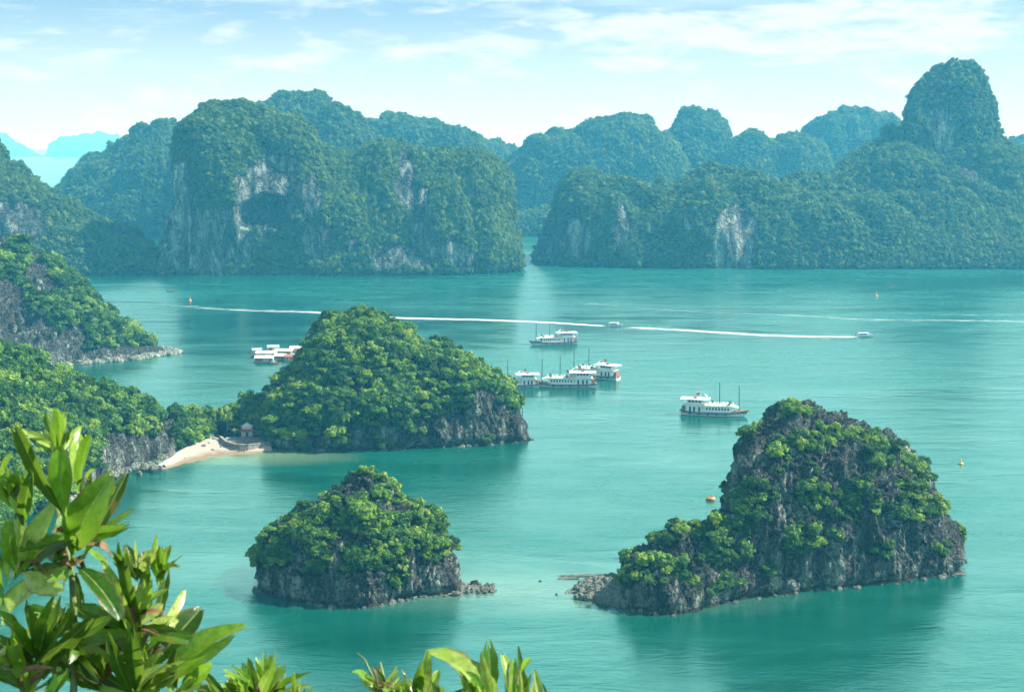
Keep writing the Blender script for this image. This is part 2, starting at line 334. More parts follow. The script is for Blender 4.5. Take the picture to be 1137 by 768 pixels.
def karst(name, lofts, mat, disp, vegfn, cave=None, undercut=1.2, seed=0.0, flute=0.35):
    """builds one island mesh; returns vertices, faces, face veg probability for planting"""
    Vs, Fs, off = [], [], 0
    for li, G in enumerate(lofts):
        Nn = normals(G); P = G.reshape(-1, 3); n = Nn.reshape(-1, 3)
        a1, s1, a2, s2, a3, s3 = disp
        Q = P.copy(); D = a1 * fbm(P, 3, s1, seed + 5 * li)
        Pf = P * (1, 1, flute)
        r2 = fbm(Pf, 5, s2, seed + 30 + li, ridged=True); r3 = fbm(P * (1, 1, 0.6), 5, s3, seed + 60 + li, ridged=True)
        D += a2 * (r2.mean() - r2) * 1.3 + a3 * (r3.mean() - r3) * 1.5
        edge = np.clip((P[:, 2] - ZB) / (2 + 3 * a2), 0.25, 1)
        Q = P + n * (D * edge)[:, None]
        hN = n.copy(); hN[:, 2] = 0
        uc = np.exp(-((Q[:, 2] - 0.6) / 1.3) ** 2) * undercut * (0.6 + fbm(P, 2, 0.08, seed + 9))
        Q = Q - hN * uc[:, None]
        if cave is not None:
            px, py = proj(Q)
            for (cx, cy_, rx, ry, dep) in cave:
                mm = np.clip(1.25 - ((px - cx) / rx) ** 2 - ((py - cy_) / ry) ** 2 + 0.5 * fbm(P, 3, 0.06, 2.2), 0, 1) ** 0.5
                Q[:, 1] += np.where(n[:, 1] < 0.2, mm * dep, 0)
        nc, nr = G.shape[:2]; idx = np.arange(nc * nr).reshape(nc, nr) + off
        f = np.stack([idx[:-1, :-1], idx[1:, :-1], idx[1:, 1:], idx[:-1, 1:]], -1).reshape(-1, 4)
        Vs.append(Q); Fs.append(f); off += len(Q)
    V = np.concatenate(Vs); Fc = np.concatenate(Fs)
    A = V[Fc[:, 1]] - V[Fc[:, 0]]; Bv = V[Fc[:, 3]] - V[Fc[:, 0]]
    fn = np.cross(A, Bv); area = np.linalg.norm(fn, axis=1); fn /= area[:, None] + 1e-9
    nz = np.zeros(len(V)); cnt = np.zeros(len(V))
    for k in range(4): np.add.at(nz, Fc[:, k], fn[:, 2]); np.add.at(cnt, Fc[:, k], 1)
    nz /= cnt
    # smooth the slope a little so planting follows ledges, not single faces
    px, py = proj(V)
    veg = np.clip(vegfn(V, px, py, nz), 0, 1)
    o = link(name, mesh_np(name, V, Fc, mat, True, {'veg': veg}), kind='structure')
    return dict(V=V, F=Fc, n=fn, area=area, veg=veg[Fc].mean(1), obj=o)
def ell(px, py, cx, cy_, rx, ry, soft=0.35):
    r = np.sqrt(((px - cx) / rx) ** 2 + ((py - cy_) / ry) ** 2); return np.clip((1 + soft - r) / (2 * soft), 0, 1)

# ------------------------------------------------------------------ crowns
ICO_V = None
def ico(sub):
    import bmesh
    bm = bmesh.new(); bmesh.ops.create_icosphere(bm, subdivisions=sub, radius=1)
    V = np.array([v.co[:] for v in bm.verts]); Fc = np.array([[v.index for v in f.verts] for f in bm.faces]); bm.free(); return V, Fc
I1 = ico(1); I2 = ico(2); I3 = ico(3)
def crown_mesh(name, seed, nl, nleaf, ls, mat, flat=0.75, zc=0.55):
    r = np.random.default_rng(seed); cs = []; rs = []
    for k in range(nl):
        a = r.uniform(0, 2 * math.pi); d = math.sqrt(r.uniform(0, 1)) * 0.85
        cs.append((d * math.cos(a), d * math.sin(a), (zc + r.uniform(-0.35, 0.5) * flat * (1 - 0.5 * d)))); rs.append(r.uniform(0.26, 0.5) * (1.1 - 0.3 * d) * (11 / max(nl, 7)) ** 0.45)
    cs = np.array(cs); rs = np.array(rs)
    k = r.choice(nl, nleaf * 2, p=rs ** 2 / (rs ** 2).sum()); d = r.normal(size=(nleaf * 2, 3)); d /= np.linalg.norm(d, axis=1)[:, None]
    d[:, 2] = np.where(d[:, 2] < -0.35, -d[:, 2], d[:, 2])
    P = cs[k] + d * rs[k][:, None] * r.uniform(0.72, 1.3, (nleaf * 2, 1)) * (1, 1, flat + 0.1)
    dist = np.linalg.norm((P[:, None] - cs[None]) / (1, 1, flat + 0.1), axis=2) / rs[None]
    keep = (dist > 0.7).all(1); P = P[keep][:nleaf]; d = d[keep][:nleaf]; n_ = len(P)
    nn = d * 0.7 + r.normal(size=(n_, 3)) * 0.4 + (0.1, 0, 0.35); nn /= np.linalg.norm(nn, axis=1)[:, None]
    t1 = np.cross(nn, r.normal(size=(n_, 3))); t1 /= np.linalg.norm(t1, axis=1)[:, None]; t2 = np.cross(nn, t1)
    s = ls * r.uniform(0.55, 1.25, (n_, 1)); s2 = s * r.uniform(0.45, 0.75, (n_, 1))
    V = np.stack([P - t1 * s, P + t2 * s2 - t1 * s * 0.1, P + t1 * s + nn * s * -0.15, P - t2 * s2 - t1 * s * 0.1], 1).reshape(-1, 3)
    Fc = np.arange(n_ * 4).reshape(-1, 4)
    tri = np.concatenate([Fc[:, [0, 1, 2]], Fc[:, [0, 2, 3]]])
    VV = [V]; FF = [tri]; off = len(V)
    for c_, r_ in zip(cs, rs):  # solid core in each lobe, added to block light and darken gaps
        VV.append(I1[0] * (r_ * 0.5) * (1, 1, flat + 0.1) * r.uniform(0.85, 1.1, (len(I1[0]), 1)) + c_); FF.append(I1[1] + off); off += len(I1[0])
    return mesh_np(name, np.concatenate(VV), np.concatenate(FF), mat)
def trunk_mesh(seed):
    r = random.Random(seed); m = MB(); lean = (r.uniform(-.1, .1), r.uniform(-.1, .1))
    m.tube([(0, 0, -0.55), (lean[0] * .5, lean[1] * .5, 0.0), (lean[0], lean[1], 0.45)], [0.075, 0.055, 0.035], 6)
    for k in range(4):
        a = k * 1.6 + r.uniform(-.4, .4); m.tube([(lean[0] * .5, lean[1] * .5, 0.02 + 0.06 * k), (0.25 * math.cos(a), 0.25 * math.sin(a), 0.3), (0.45 * math.cos(a), 0.45 * math.sin(a), 0.5)], [0.03, 0.022, 0.01], 5)
    return m.mesh('trunk', M_bark)
NEAR = [crown_mesh('crown', 100 + i, 22, 1500, 0.125, M_leaf, (0.8, 1.05, 0.95, 1.2, 0.85)[i]) for i in range(5)]
FAR = [crown_mesh('crown', 200 + i, 6, 330, 0.16, M_leaf_far, 1.15, 0.7) for i in range(4)]
TRUNKS = [trunk_mesh(i) for i in range(3)]
TREES = []
def plant_tree(P, r_, rz, k, island, tilt=(0, 0)):
    o = link('tree', None, loc=tuple(P), rot=(tilt[0], tilt[1], rz)); o.scale = (r_, r_, r_ * (0.8 + 0.35 * ((k * 37) % 10) / 10))
    link('trunk', TRUNKS[k % 3], o); link('crown', NEAR[k % 5], o)
    TREES.append((o, island, k)); return o
def sample(isl, count, r, minveg=0.5, face=None, mind=None):
    wgt = isl['area'] * (isl['veg'] > minveg) * (isl['V'][isl['F']].mean(1)[:, 2] > 0.8)
    if face is not None: wgt = wgt * face(isl)
    wgt = wgt / wgt.sum(); fi = r.choice(len(wgt), count, p=wgt)
    u, v = r.random((2, count, 1)); q = isl['V'][isl['F'][fi]]
    P = (q[:, 0] * (1 - u) + q[:, 1] * u) * (1 - v) + (q[:, 3] * (1 - u) + q[:, 2] * u) * v
    return P, isl['n'][fi]
def scatter(name, P, scale, protos, seed):
    """ground-hugging woodland as one stuff object: crowns instanced on points"""
    r = np.random.default_rng(seed); n = len(P); me = bpy.data.meshes.new(name)
    me.vertices.add(n); me.vertices.foreach_set('co', np.asarray(P, np.float32).ravel())
    a = me.attributes.new('sc', 'FLOAT_VECTOR', 'POINT')
    sv = np.stack([scale, scale, scale * r.uniform(0.75, 1.15, n)], 1); a.data.foreach_set('vector', sv.astype(np.float32).ravel())
    a = me.attributes.new('rt', 'FLOAT_VECTOR', 'POINT'); rv = np.stack([r.uniform(-.25, .25, n), r.uniform(-.25, .25, n), r.uniform(0, 6.28, n)], 1); a.data.foreach_set('vector', rv.astype(np.float32).ravel())
    a = me.attributes.new('vr', 'INT', 'POINT'); a.data.foreach_set('value', r.integers(0, len(protos), n).astype(np.int32))
    o = link(name, me, kind='stuff')
    ng = bpy.data.node_groups.new('crowns_on_points', 'GeometryNodeTree')
    ng.interface.new_socket('Geometry', in_out='INPUT', socket_type='NodeSocketGeometry'); ng.interface.new_socket('Geometry', in_out='OUTPUT', socket_type='NodeSocketGeometry')
    gi = ng.nodes.new('NodeGroupInput'); go = ng.nodes.new('NodeGroupOutput'); jn = ng.nodes.new('GeometryNodeJoinGeometry')
    def attr(nm, dt):
        x = ng.nodes.new('GeometryNodeInputNamedAttribute'); x.data_type = dt; x.inputs[0].default_value = nm; return x.outputs[0]
    vr, sc, rt = attr('vr', 'INT'), attr('sc', 'FLOAT_VECTOR'), attr('rt', 'FLOAT_VECTOR')
    for i, po in enumerate(protos):
        cmp_ = ng.nodes.new('FunctionNodeCompare'); cmp_.data_type = 'INT'; cmp_.operation = 'EQUAL'
        ins = [s_ for s_ in cmp_.inputs if s_.type == 'INT']; ng.links.new(vr, ins[0]); ins[1].default_value = i
        ob = ng.nodes.new('GeometryNodeObjectInfo'); ob.inputs[0].default_value = po; ob.transform_space = 'ORIGINAL'
        ip = ng.nodes.new('GeometryNodeInstanceOnPoints'); ng.links.new(gi.outputs[0], ip.inputs['Points']); ng.links.new(cmp_.outputs[0], ip.inputs['Selection'])
        ng.links.new([s_ for s_ in ob.outputs if s_.name == 'Geometry'][0], ip.inputs['Instance']); ng.links.new(rt, ip.inputs['Rotation']); ng.links.new(sc, ip.inputs['Scale']); ng.links.new(ip.outputs[0], jn.inputs[0])
    ng.links.new(jn.outputs[0], go.inputs[0])
    md = o.modifiers.new('woodland', 'NODES'); md.node_group = ng
    return o

# ------------------------------------------------------------------ near islands
def vn(V, s=0.12, off=0.0): return fbm(V, 4, s, off)
# twin humped rock, right
def veg_right(V, px, py, nz):
    m = np.zeros(len(V))
    for e in [(820, 548, 10, 20), (880, 458, 28, 10), (830, 478, 14, 12), (925, 490, 46, 17), (985, 505, 30, 24), (1010, 545, 26, 40), (900, 540, 22, 40), (868, 505, 10, 26), (845, 545, 22, 14), (830, 575, 22, 24),
              (925, 560, 22, 30), (905, 590, 32, 16), (955, 555, 26, 26), (1035, 560, 22, 16), (1066, 592, 10, 8), (975, 610, 20, 9), (880, 605, 16, 12), (1045, 612, 10, 10),
              (795, 585, 42, 14), (740, 597, 34, 10), (705, 625, 18, 12), (780, 620, 30, 32), (820, 605, 26, 30), (735, 635, 30, 16), (760, 650, 22, 18), (850, 635, 14, 10), (800, 650, 18, 12), (700, 640, 14, 14)]:
        m = np.maximum(m, ell(px, py, *e, 0.3))
    return m * 1.15 - 0.52 + vn(V, 0.16, 3) * 1.6 - 0.35 * (V[:, 2] < 3)
main = [(794, 578, 668, 4, 8, 2), (806, 562, 666, 12, 16, 2.6), (815, 542, 664, 17, 20, 3.0), (824, 505, 663, 22, 24, 3.2), (834, 486, 662, 25, 26, 3.2), (860, 466, 659, 28, 28, 3.0), (882, 455, 657, 30, 28, 3.4),
        (930, 464, 654, 30, 28, 3.2), (965, 478, 651, 29, 27, 3.2), (990, 494, 648, 28, 25, 3.4), (1015, 516, 644, 26, 22, 3.6), (1038, 550, 641, 22, 18, 3.6), (1055, 580, 639, 16, 13, 3.2), (1066, 600, 637, 9, 8, 3), (1070, 628, 635, 3, 3, 2)]
hump = [(676, 660, 668, 2, 3, 2), (686, 640, 672, 7, 8, 2.6), (698, 618, 676, 11, 12, 2.8), (715, 605, 680, 13, 14, 2.8), (740, 597, 684, 15, 16, 2.6), (770, 590, 680, 18, 18, 2.6), (800, 578, 673, 20, 18, 2.6), (830, 562, 667, 22, 18, 2.6), (860, 560, 663, 20, 18, 2.6), (890, 600, 659, 12, 12, 2.2)]
isl_right = karst('twin_humped_island', [loft(main, 1.0, 330, pad=4), loft(hump, 1.0, 200, pad=8)], M_rock, (2.2, 0.045, 3.4, 0.13, 1.5, 0.42), veg_right, undercut=1.6, seed=1.0)
spitR = [(628, 657, 659, 1, 1, 2), (640, 651, 661, 5, 4, 2), (652, 644, 665, 8, 6, 2), (668, 641, 670, 10, 8, 2), (685, 640, 674, 10, 8, 2), (700, 645, 674, 6, 6, 2)]
isl_spitR = karst('rocky_spit', [loft(spitR, 0.8, 90)], M_rock_small, (0.25, 0.2, 0.5, 0.3, 0.55, 0.8), lambda V, px, py, nz: np.zeros(len(V)), undercut=0, seed=1.5)
spitL = [(498, 648, 662, 6, 6, 2), (512, 649, 661, 6, 5, 2), (525, 650, 660, 5, 4, 2), (540, 652, 659, 3, 3, 2), (552, 655, 657, 1, 1, 2)]
isl_spitL = karst('rocky_spit', [loft(spitL, 0.8, 80)], M_rock_small, (0.2, 0.2, 0.4, 0.3, 0.45, 0.8), lambda V, px, py, nz: np.zeros(len(V)), undercut=0, seed=2.5)
# small islet, centre left
def veg_small(V, px, py, nz):
    m = np.zeros(len(V))
    for e in [(405, 522, 26, 10), (430, 545, 16, 18), (335, 578, 26, 24), (400, 575, 40, 20), (465, 575, 30, 24), (400, 615, 34, 22), (440, 635, 15, 20), (355, 605, 22, 22), (480, 605, 22, 22), (300, 600, 16, 16), (310, 620, 18, 14), (285, 620, 10, 14), (375, 560, 18, 12), (350, 630, 18, 12), (430, 600, 30, 20)]:
        m = np.maximum(m, ell(px, py, *e, 0.3))
    return m * 1.25 - 0.38 + vn(V, 0.2, 8) * 1.5 - 0.4 * (V[:, 2] < 2.5)
sm = [(283, 634, 652, 2, 3, 2.2), (288, 616, 657, 7, 8, 2.8), (299, 600, 661, 11, 12, 2.4), (316, 584, 666, 15, 14, 2.3), (335, 571, 669, 18, 16, 2.2), (355, 557, 671, 21, 17, 2.1), (372, 538, 674, 23, 18, 2.2), (390, 528, 676, 24, 18, 2.1), (410, 522, 677, 24, 18, 2.1),
      (428, 532, 672, 23, 17, 2.2), (445, 552, 667, 20, 16, 2.5), (465, 565, 664, 18, 14, 2.6), (482, 582, 662, 14, 12, 2.8), (495, 606, 661, 9, 9, 2.8), (506, 622, 660, 6, 6, 2.6), (516, 648, 658, 2, 3, 2)]
isl_small = karst('round_island', [loft(sm, 0.8, 260, pad=7)], M_rock, (1.8, 0.055, 2.8, 0.15, 1.4, 0.5), veg_small, undercut=1.3, seed=2.0)
# cone island, centre
def veg_cone(V, px, py, nz):
    line = np.interp(px, [240, 300, 330, 380, 430, 470, 520, 555, 590], [500, 490, 480, 474, 470, 466, 458, 440, 455])
    m = np.clip((line - py) / 14 + 0.5, 0, 1) + vn(V, 0.1, 4) * 0.9 + 0.25
    for e in [(358, 352, 9, 16), (328, 395, 9, 12), (545, 440, 16, 34), (520, 460, 26, 22), (512, 388, 12, 12), (310, 430, 8, 10), (400, 432, 10, 16), (575, 478, 18, 20), (395, 375, 5, 18)]:
        m = m - 0.8 * ell(px, py, *e, 0.4)
    for e in [(565, 445, 10, 12), (578, 470, 8, 8), (552, 425, 14, 14)]: m = m + 0.6 * ell(px, py, *e, 0.4)
    return m
cone = [(240, 468, 482, 4, 5, 2), (262, 458, 483, 10, 12, 2.4), (280, 448, 484, 14, 18, 2.4), (296, 436, 487, 18, 20, 2.4), (304, 428, 499, 24, 22, 2.4), (315, 416, 500, 28, 26, 2.4), (327, 406, 500, 31, 26, 2.4), (340, 386, 501, 34, 30, 2.3), (352, 362, 501, 37, 34, 2.2), (370, 350, 501, 39, 36, 2.1), (398, 342, 500, 40, 38, 2.1),
        (415, 347, 500, 40, 38, 2.1), (432, 356, 500, 39, 36, 2.2), (447, 365, 499, 38, 35, 2.2), (466, 386, 498, 36, 33, 2.4), (482, 385, 498, 35, 32, 2.6), (500, 384, 497, 34, 30, 2.8), (517, 392, 496, 32, 28, 3), (530, 406, 495, 30, 26, 3.2), (548, 416, 494, 26, 22, 3.4), (564, 434, 493, 20, 17, 3.4), (577, 454, 492, 14, 12, 3.2), (588, 474, 491, 7, 6, 3), (593, 488, 490, 2, 2, 2)]
isl_cone = karst('cone_island', [loft(cone, 1.0, 300, pad=7)], M_rock, (2.8, 0.035, 3.8, 0.10, 1.6, 0.35), veg_cone, undercut=2.2, seed=3.0)
# wooded neck behind the beach, the spur and the headland on the left shore
def veg_neck(V, px, py, nz): return 0.9 + vn(V, 0.1, 6) * 0.5
neck = [(170, 462, 510, 14, 12, 2), (190, 463, 506, 16, 14, 2.2), (215, 464, 497, 15, 14, 2.2), (240, 464, 484, 12, 13, 2.2), (262, 458, 482, 10, 14, 2.4), (300, 446, 483, 10, 14, 2.4), (315, 446, 486, 4, 6, 2)]
def veg_spur(V, px, py, nz):
    m = 1.0 + vn(V, 0.08, 7) * 0.7
    for e in [(185, 478, 10, 34), (165, 500, 30, 16), (140, 505, 26, 22), (125, 500, 14, 22), (105, 540, 30, 18)]: m = m - 1.0 * ell(px, py, *e, 0.3)
    return m
spur = [(-160, 292, 760, 150, 60, 1.5), (-60, 348, 680, 110, 50, 1.5), (0, 380, 600, 85, 46, 1.6), (30, 396, 575, 72, 42, 1.7), (60, 410, 560, 62, 38, 1.8), (90, 419, 548, 52, 34, 1.9), (115, 428, 533, 40, 30, 2.1), (140, 443, 523, 32, 26, 2.4), (162, 453, 515, 26, 22, 2.6), (180, 462, 508, 19, 18, 2.8), (192, 474, 503, 9, 10, 3), (199, 492, 500, 3, 3, 2)]
isl_spur = karst('wooded_shore', [loft(neck, 1.5, 90), loft(spur, 1.5, 300, pad=6)], M_rock, (3.5, 0.03, 3.0, 0.10, 1.4, 0.35), lambda V, px, py, nz: np.where(np.arange(len(V)) < NECKN, veg_neck(V, px, py, nz), veg_spur(V, px, py, nz)) if False else veg_spur(V, px, py, nz), undercut=0.8, seed=4.0)
def veg_head(V, px, py, nz):
    m = 1.0 + vn(V, 0.05, 9) * 0.8
    for e in [(8, 335, 22, 28), (30, 370, 30, 22), (55, 390, 34, 16), (80, 378, 20, 14), (40, 300, 12, 20), (52, 318, 12, 12), (95, 398, 30, 8), (150, 392, 50, 8), (185, 390, 20, 10), (0, 262, 14, 12)]: m = m - 1.0 * ell(px, py, *e, 0.3)
    return m
head = [(-160, 150, 440, 120, 60, 1.4), (-60, 215, 425, 100, 50, 1.4), (0, 258, 412, 85, 40, 1.5), (20, 268, 410, 78, 38, 1.5), (50, 281, 408, 68, 36, 1.6), (78, 300, 405, 58, 34, 1.6), (100, 323, 403, 48, 30, 1.7), (130, 351, 401, 36, 24, 1.8), (155, 370, 398, 26, 16, 1.9), (178, 384, 395, 13, 10, 2), (192, 390, 393, 5, 5, 2), (200, 391, 392, 1.5, 2, 2)]
isl_head = karst('rocky_headland', [loft(head, 1.5, 220, pad=3)], M_rock, (4, 0.02, 4.2, 0.07, 2.0, 0.25), veg_head, undercut=0.8, seed=5.0)

# ------------------------------------------------------------------ far islands
def veg_far(bare):
    def f(V, px, py, nz):
        m = 1.0 + vn(V, 0.03, 2) * 0.5
        for e in bare: m = m - 1.5 * ell(px, py, *e, 0.45) * (0.8 + 1.2 * vn(V * (1, 1, 0.3), 0.08, 5)) * 1.2
        return m
    return f
M1 = [(168, 295, 303, 8, 20, 2.5), (173, 262, 304, 30, 50, 3), (180, 235, 304, 50, 70, 3.2), (192, 212, 304, 65, 80, 3.4), (204, 182, 304, 75, 85, 3.6), (211, 150, 305, 85, 90, 3.8), (220, 130, 305, 90, 95, 3.8), (238, 117, 305, 95, 100, 3.6), (270, 108, 305, 100, 100, 3.4), (300, 112, 305, 100, 100, 3.2), (325, 124, 305, 95, 95, 3.0), (345, 145, 305, 88, 90, 2.8), (365, 166, 305, 80, 80, 2.6), (390, 190, 305, 60, 60, 2.4), (412, 240, 305, 35, 40, 2.2), (425, 290, 305, 10, 10, 2)]
M2 = [(345, 210, 305, 40, 60, 2.4), (365, 172, 305, 90, 90, 2.4), (385, 167, 305, 110, 100, 2.2), (405, 158, 305, 125, 100, 2.0), (425, 146, 305, 130, 110, 2.0), (445, 151, 305, 130, 110, 2.0), (460, 158, 305, 125, 110, 2.1), (500, 168, 305, 110, 100, 2.3), (530, 176, 304, 95, 90, 2.5), (545, 192, 304, 80, 80, 2.7), (560, 220, 303, 55, 60, 2.8), (572, 255, 302, 32, 36, 2.6), (583, 294, 300, 6, 8, 2)]
M3 = [(458, 298, 305, 4, 20, 2.5), (466, 250, 305, 18, 30, 3), (476, 220, 305, 28, 40, 3), (490, 206, 305, 32, 40, 3), (504, 210, 305, 30, 40, 3), (514, 234, 305, 24, 30, 3), (524, 280, 305, 8, 20, 2.5)]
M4 = [(518, 285, 304, 6, 20, 2.4), (528, 236, 304, 30, 30, 2.8), (542, 219, 304, 40, 40, 2.8), (556, 226, 303, 36, 36, 2.8), (568, 258, 303, 24, 24, 2.6), (580, 294, 302, 5, 8, 2)]
M5 = [(345, 290, 306, 6, 30, 1.8), (370, 250, 306, 30, 40, 1.8), (400, 225, 306, 50, 40, 1.7), (430, 232, 306, 50, 40, 1.7), (455, 250, 306, 40, 40, 1.8), (480, 290, 306, 8, 30, 1.8)]
farisl = []
DF = (9, 0.010, 19, 0.015, 3.5, 0.05)
bareM = [(288, 205, 24, 22), (345, 222, 11, 26), (220, 265, 26, 26), (200, 240, 16, 50), (250, 270, 40, 32), (310, 205, 22, 30), (355, 270, 18, 18), (450, 200, 10, 30), (468, 240, 10, 30), (430, 285, 20, 12), (515, 285, 14, 14), (478, 280, 30, 16), (390, 275, 12, 10), (290, 235, 34, 22), (175, 275, 10, 30)]
farisl.append(karst('cave_cliff_island', [loft(M1, 1.6, 150, pad=9), loft(M2, 1.6, 130, pad=7), loft(M3, 1.6, 90), loft(M4, 1.6, 90), loft(M5, 1.6, 80)], M_rock_far, DF, veg_far(bareM), cave=[(279, 238, 18, 13, 26), (306, 235, 15, 17, 26), (293, 226, 14, 10, 16)], undercut=3, seed=6.0, flute=0.3))
G1 = [(588, 290, 293, 6, 10, 2.5), (598, 262, 293, 28, 40, 3), (612, 240, 294, 42, 50, 3), (625, 213, 294, 55, 60, 3), (636, 199, 295, 62, 60, 2.8), (652, 192, 296, 66, 60, 2.6), (700, 199, 297, 66, 60, 2.3), (730, 196, 297, 70, 60, 2.2), (760, 188, 298, 76, 60, 2.2), (790, 179, 298, 80, 60, 2.1), (825, 190, 298, 76, 60, 2.0), (870, 200, 299, 70, 60, 1.8), (930, 215, 299, 60, 60, 1.7), (1000, 230, 299, 60, 50, 1.6), (1080, 245, 299, 50, 40, 1.6), (1180, 245, 299, 50, 40, 1.6), (1260, 290, 299, 10, 10, 1.6)]
G2 = [(840, 240, 299, 60, 60, 1.8), (870, 200, 299, 110, 60, 1.6), (905, 193, 299, 130, 80, 1.4), (930, 188, 299, 145, 90, 1.3), (950, 175, 299, 160, 90, 1.25), (975, 158, 299, 175, 90, 1.2), (1000, 145, 299, 185, 90, 1.2), (1040, 150, 299, 190, 90, 1.2), (1090, 155, 299, 190, 90, 1.25), (1115, 160, 299, 185, 90, 1.3), (1137, 172, 299, 180, 80, 1.35), (1200, 200, 299, 150, 80, 1.5), (1290, 270, 299, 60, 40, 1.8)]
G3_ = [(998, 190, 283, 6, 20, 3), (1004, 146, 283, 26, 34, 3.4), (1008, 112, 283, 38, 42, 3.6), (1017, 90, 283, 44, 46, 3.6), (1032, 74, 283, 47, 48, 3.4), (1050, 66, 283, 48, 48, 3.2), (1072, 65, 283, 47, 46, 3.2), (1087, 74, 283, 44, 44, 3.4), (1096, 92, 283, 40, 40, 3.4), (1106, 125, 283, 36, 36, 3.0), (1118, 156, 283, 32, 34, 2.6), (1136, 178, 283, 26, 28, 2.4), (1160, 205, 283, 12, 18, 2.2), (1175, 240, 283, 4, 8, 2)]
G4 = [(618, 270, 294, 20, 30, 2.4), (640, 228, 295, 30, 30, 2.6), (660, 222, 296, 32, 30, 2.4), (690, 240, 297, 26, 30, 2.2), (715, 275, 298, 8, 20, 2)]
bareG = [(817, 268, 24, 34), (817, 268, 18, 30), (1048, 145, 12, 24), (1040, 135, 10, 14), (1078, 188, 10, 12), (690, 250, 8, 24), (640, 265, 14, 22), (608, 275, 12, 20), (765, 245, 5, 14)]
farisl.append(karst('tower_peak_island', [loft(G1, 1.8, 110, pad=6), loft(G2, 1.8, 120, pad=0), loft(G4, 1.8, 80)], M_rock_far, DF, veg_far(bareG), undercut=3, seed=7.0, flute=0.3))
farisl.append(karst('tower_peak', [loft(G3_, 1.4, 140, pad=8)], M_rock_far, (4, 0.012, 7, 0.024, 3, 0.06), veg_far(bareG), undercut=0, seed=7.5, flute=0.3))
LB = [(-160, 80, 308, 130, 90, 2), (-60, 130, 307, 120, 90, 2), (0, 172, 306, 105, 80, 2.2), (22, 188, 306, 95, 80, 2.3), (45, 209, 306, 85, 70, 2.3), (62, 226, 306, 75, 60, 2.2), (100, 244, 305, 62, 50, 2), (140, 256, 305, 52, 50, 2), (168, 268, 304, 40, 40, 2), (186, 290, 303, 15, 20, 2)]
farisl.append(karst('sloping_shore_island', [loft(LB, 2, 110, pad=3)], M_rock_far, DF, veg_far([(10, 245, 34, 18), (30, 262, 16, 14)]), undercut=3, seed=8.0, flute=0.3))
def simple(name, cols, seed, n=2.4, wf=90, wb=80, dpx=2.5, rows=60, dmul=1.0):
    cc = []
    for i, (x, yt, yb) in enumerate(cols):
        e = 0.12 if i in (0, len(cols) - 1) else 1.0
        cc.append((x, yt, yb, wf * e, wb * e, n))
    D_ = tuple(v * dmul if k % 2 == 0 else v for k, v in enumerate(DF))
    return karst(name, [loft(cc, dpx, rows, pad=5)], M_rock_far, D_, veg_far([]), undercut=2, seed=seed, flute=0.4)
far2 = []
far2.append(simple('hazy_island', [(48, 240, 262), (56, 213, 262), (72, 200, 262), (95, 187, 262), (110, 174, 262), (122, 166, 262), (150, 146, 262), (175, 140, 262), (200, 138, 262), (215, 127, 262), (240, 120, 262), (265, 150, 262)], 11, wf=120))
far2.append(simple('hazy_island', [(255, 160, 264), (272, 118, 264), (290, 108, 264), (330, 105, 264), (360, 104, 264), (376, 110, 264), (388, 124, 264), (398, 140, 264), (420, 160, 264), (440, 210, 264)], 12, n=2.8))
far2.append(simple('hazy_island', [(385, 200, 252), (398, 142, 252), (404, 133, 252), (418, 129, 252), (440, 125, 252), (462, 127, 252), (485, 134, 252), (505, 141, 252), (525, 148, 252), (540, 158, 252), (548, 180, 252)], 13, n=2.8))
far2.append(simple('hazy_island', [(525, 200, 238), (538, 160, 238), (550, 158, 238), (565, 162, 238), (580, 168, 238), (592, 178, 238), (602, 205, 238)], 14))
far2.append(simple('hazy_island', [(552, 230, 254), (558, 186, 254), (566, 173, 254), (580, 168, 254), (592, 155, 254), (606, 152, 254), (620, 143, 254), (642, 137, 254), (670, 132, 254), (700, 129, 254), (716, 132, 254), (731, 142, 254), (746, 155, 254), (765, 190, 254)], 15, n=2.8, wf=110))
far2.append(simple('hazy_island', [(552, 252, 262), (564, 238, 262), (585, 230, 262), (605, 226, 262), (640, 235, 262)], 16, wf=50, wb=40))
far2.append(simple('hazy_island', [(728, 210, 248), (742, 150, 248), (750, 135, 248), (760, 121, 248), (775, 117, 248), (790, 119, 248), (800, 128, 248), (808, 142, 248), (816, 168, 248)], 17, n=3))
far2.append(simple('hazy_island', [(795, 190, 250), (806, 160, 250), (818, 153, 250), (830, 146, 250), (850, 148, 250), (880, 150, 250), (900, 152, 250), (915, 158, 250), (930, 190, 250)], 18, n=3))
far2.append(simple('hazy_island', [(870, 200, 242), (884, 158, 242), (896, 142, 242), (910, 130, 242), (926, 120, 242), (950, 115, 242), (975, 117, 242), (990, 121, 242), (1003, 132, 242), (1030, 150, 242), (1060, 200, 242)], 19, n=2.6))
far2.append(simple('hazy_island', [(1090, 200, 246), (1108, 168, 246), (1120, 152, 246), (1130, 147, 246), (1150, 145, 246), (1190, 150, 246), (1240, 190, 246)], 20, n=2.6))
far2.append(simple('hazy_island', [(80, 200, 215), (88, 180, 215), (100, 171, 215), (112, 177, 215), (124, 200, 215)], 21, wf=60, wb=60))
for i, c_ in enumerate([[(-120, 150, 174), (-40, 135, 174), (-5, 142, 174), (8, 146, 174), (20, 155, 174), (36, 163, 174), (52, 171, 174)],
                        [(48, 171, 174), (58, 155, 174), (70, 148, 174), (90, 146, 174), (110, 143, 174), (130, 146, 174), (150, 158, 174), (180, 170, 174)]]):
    simple('distant_island', c_, 30 + i, wf=500, wb=400, dpx=3, rows=40, dmul=1.5)

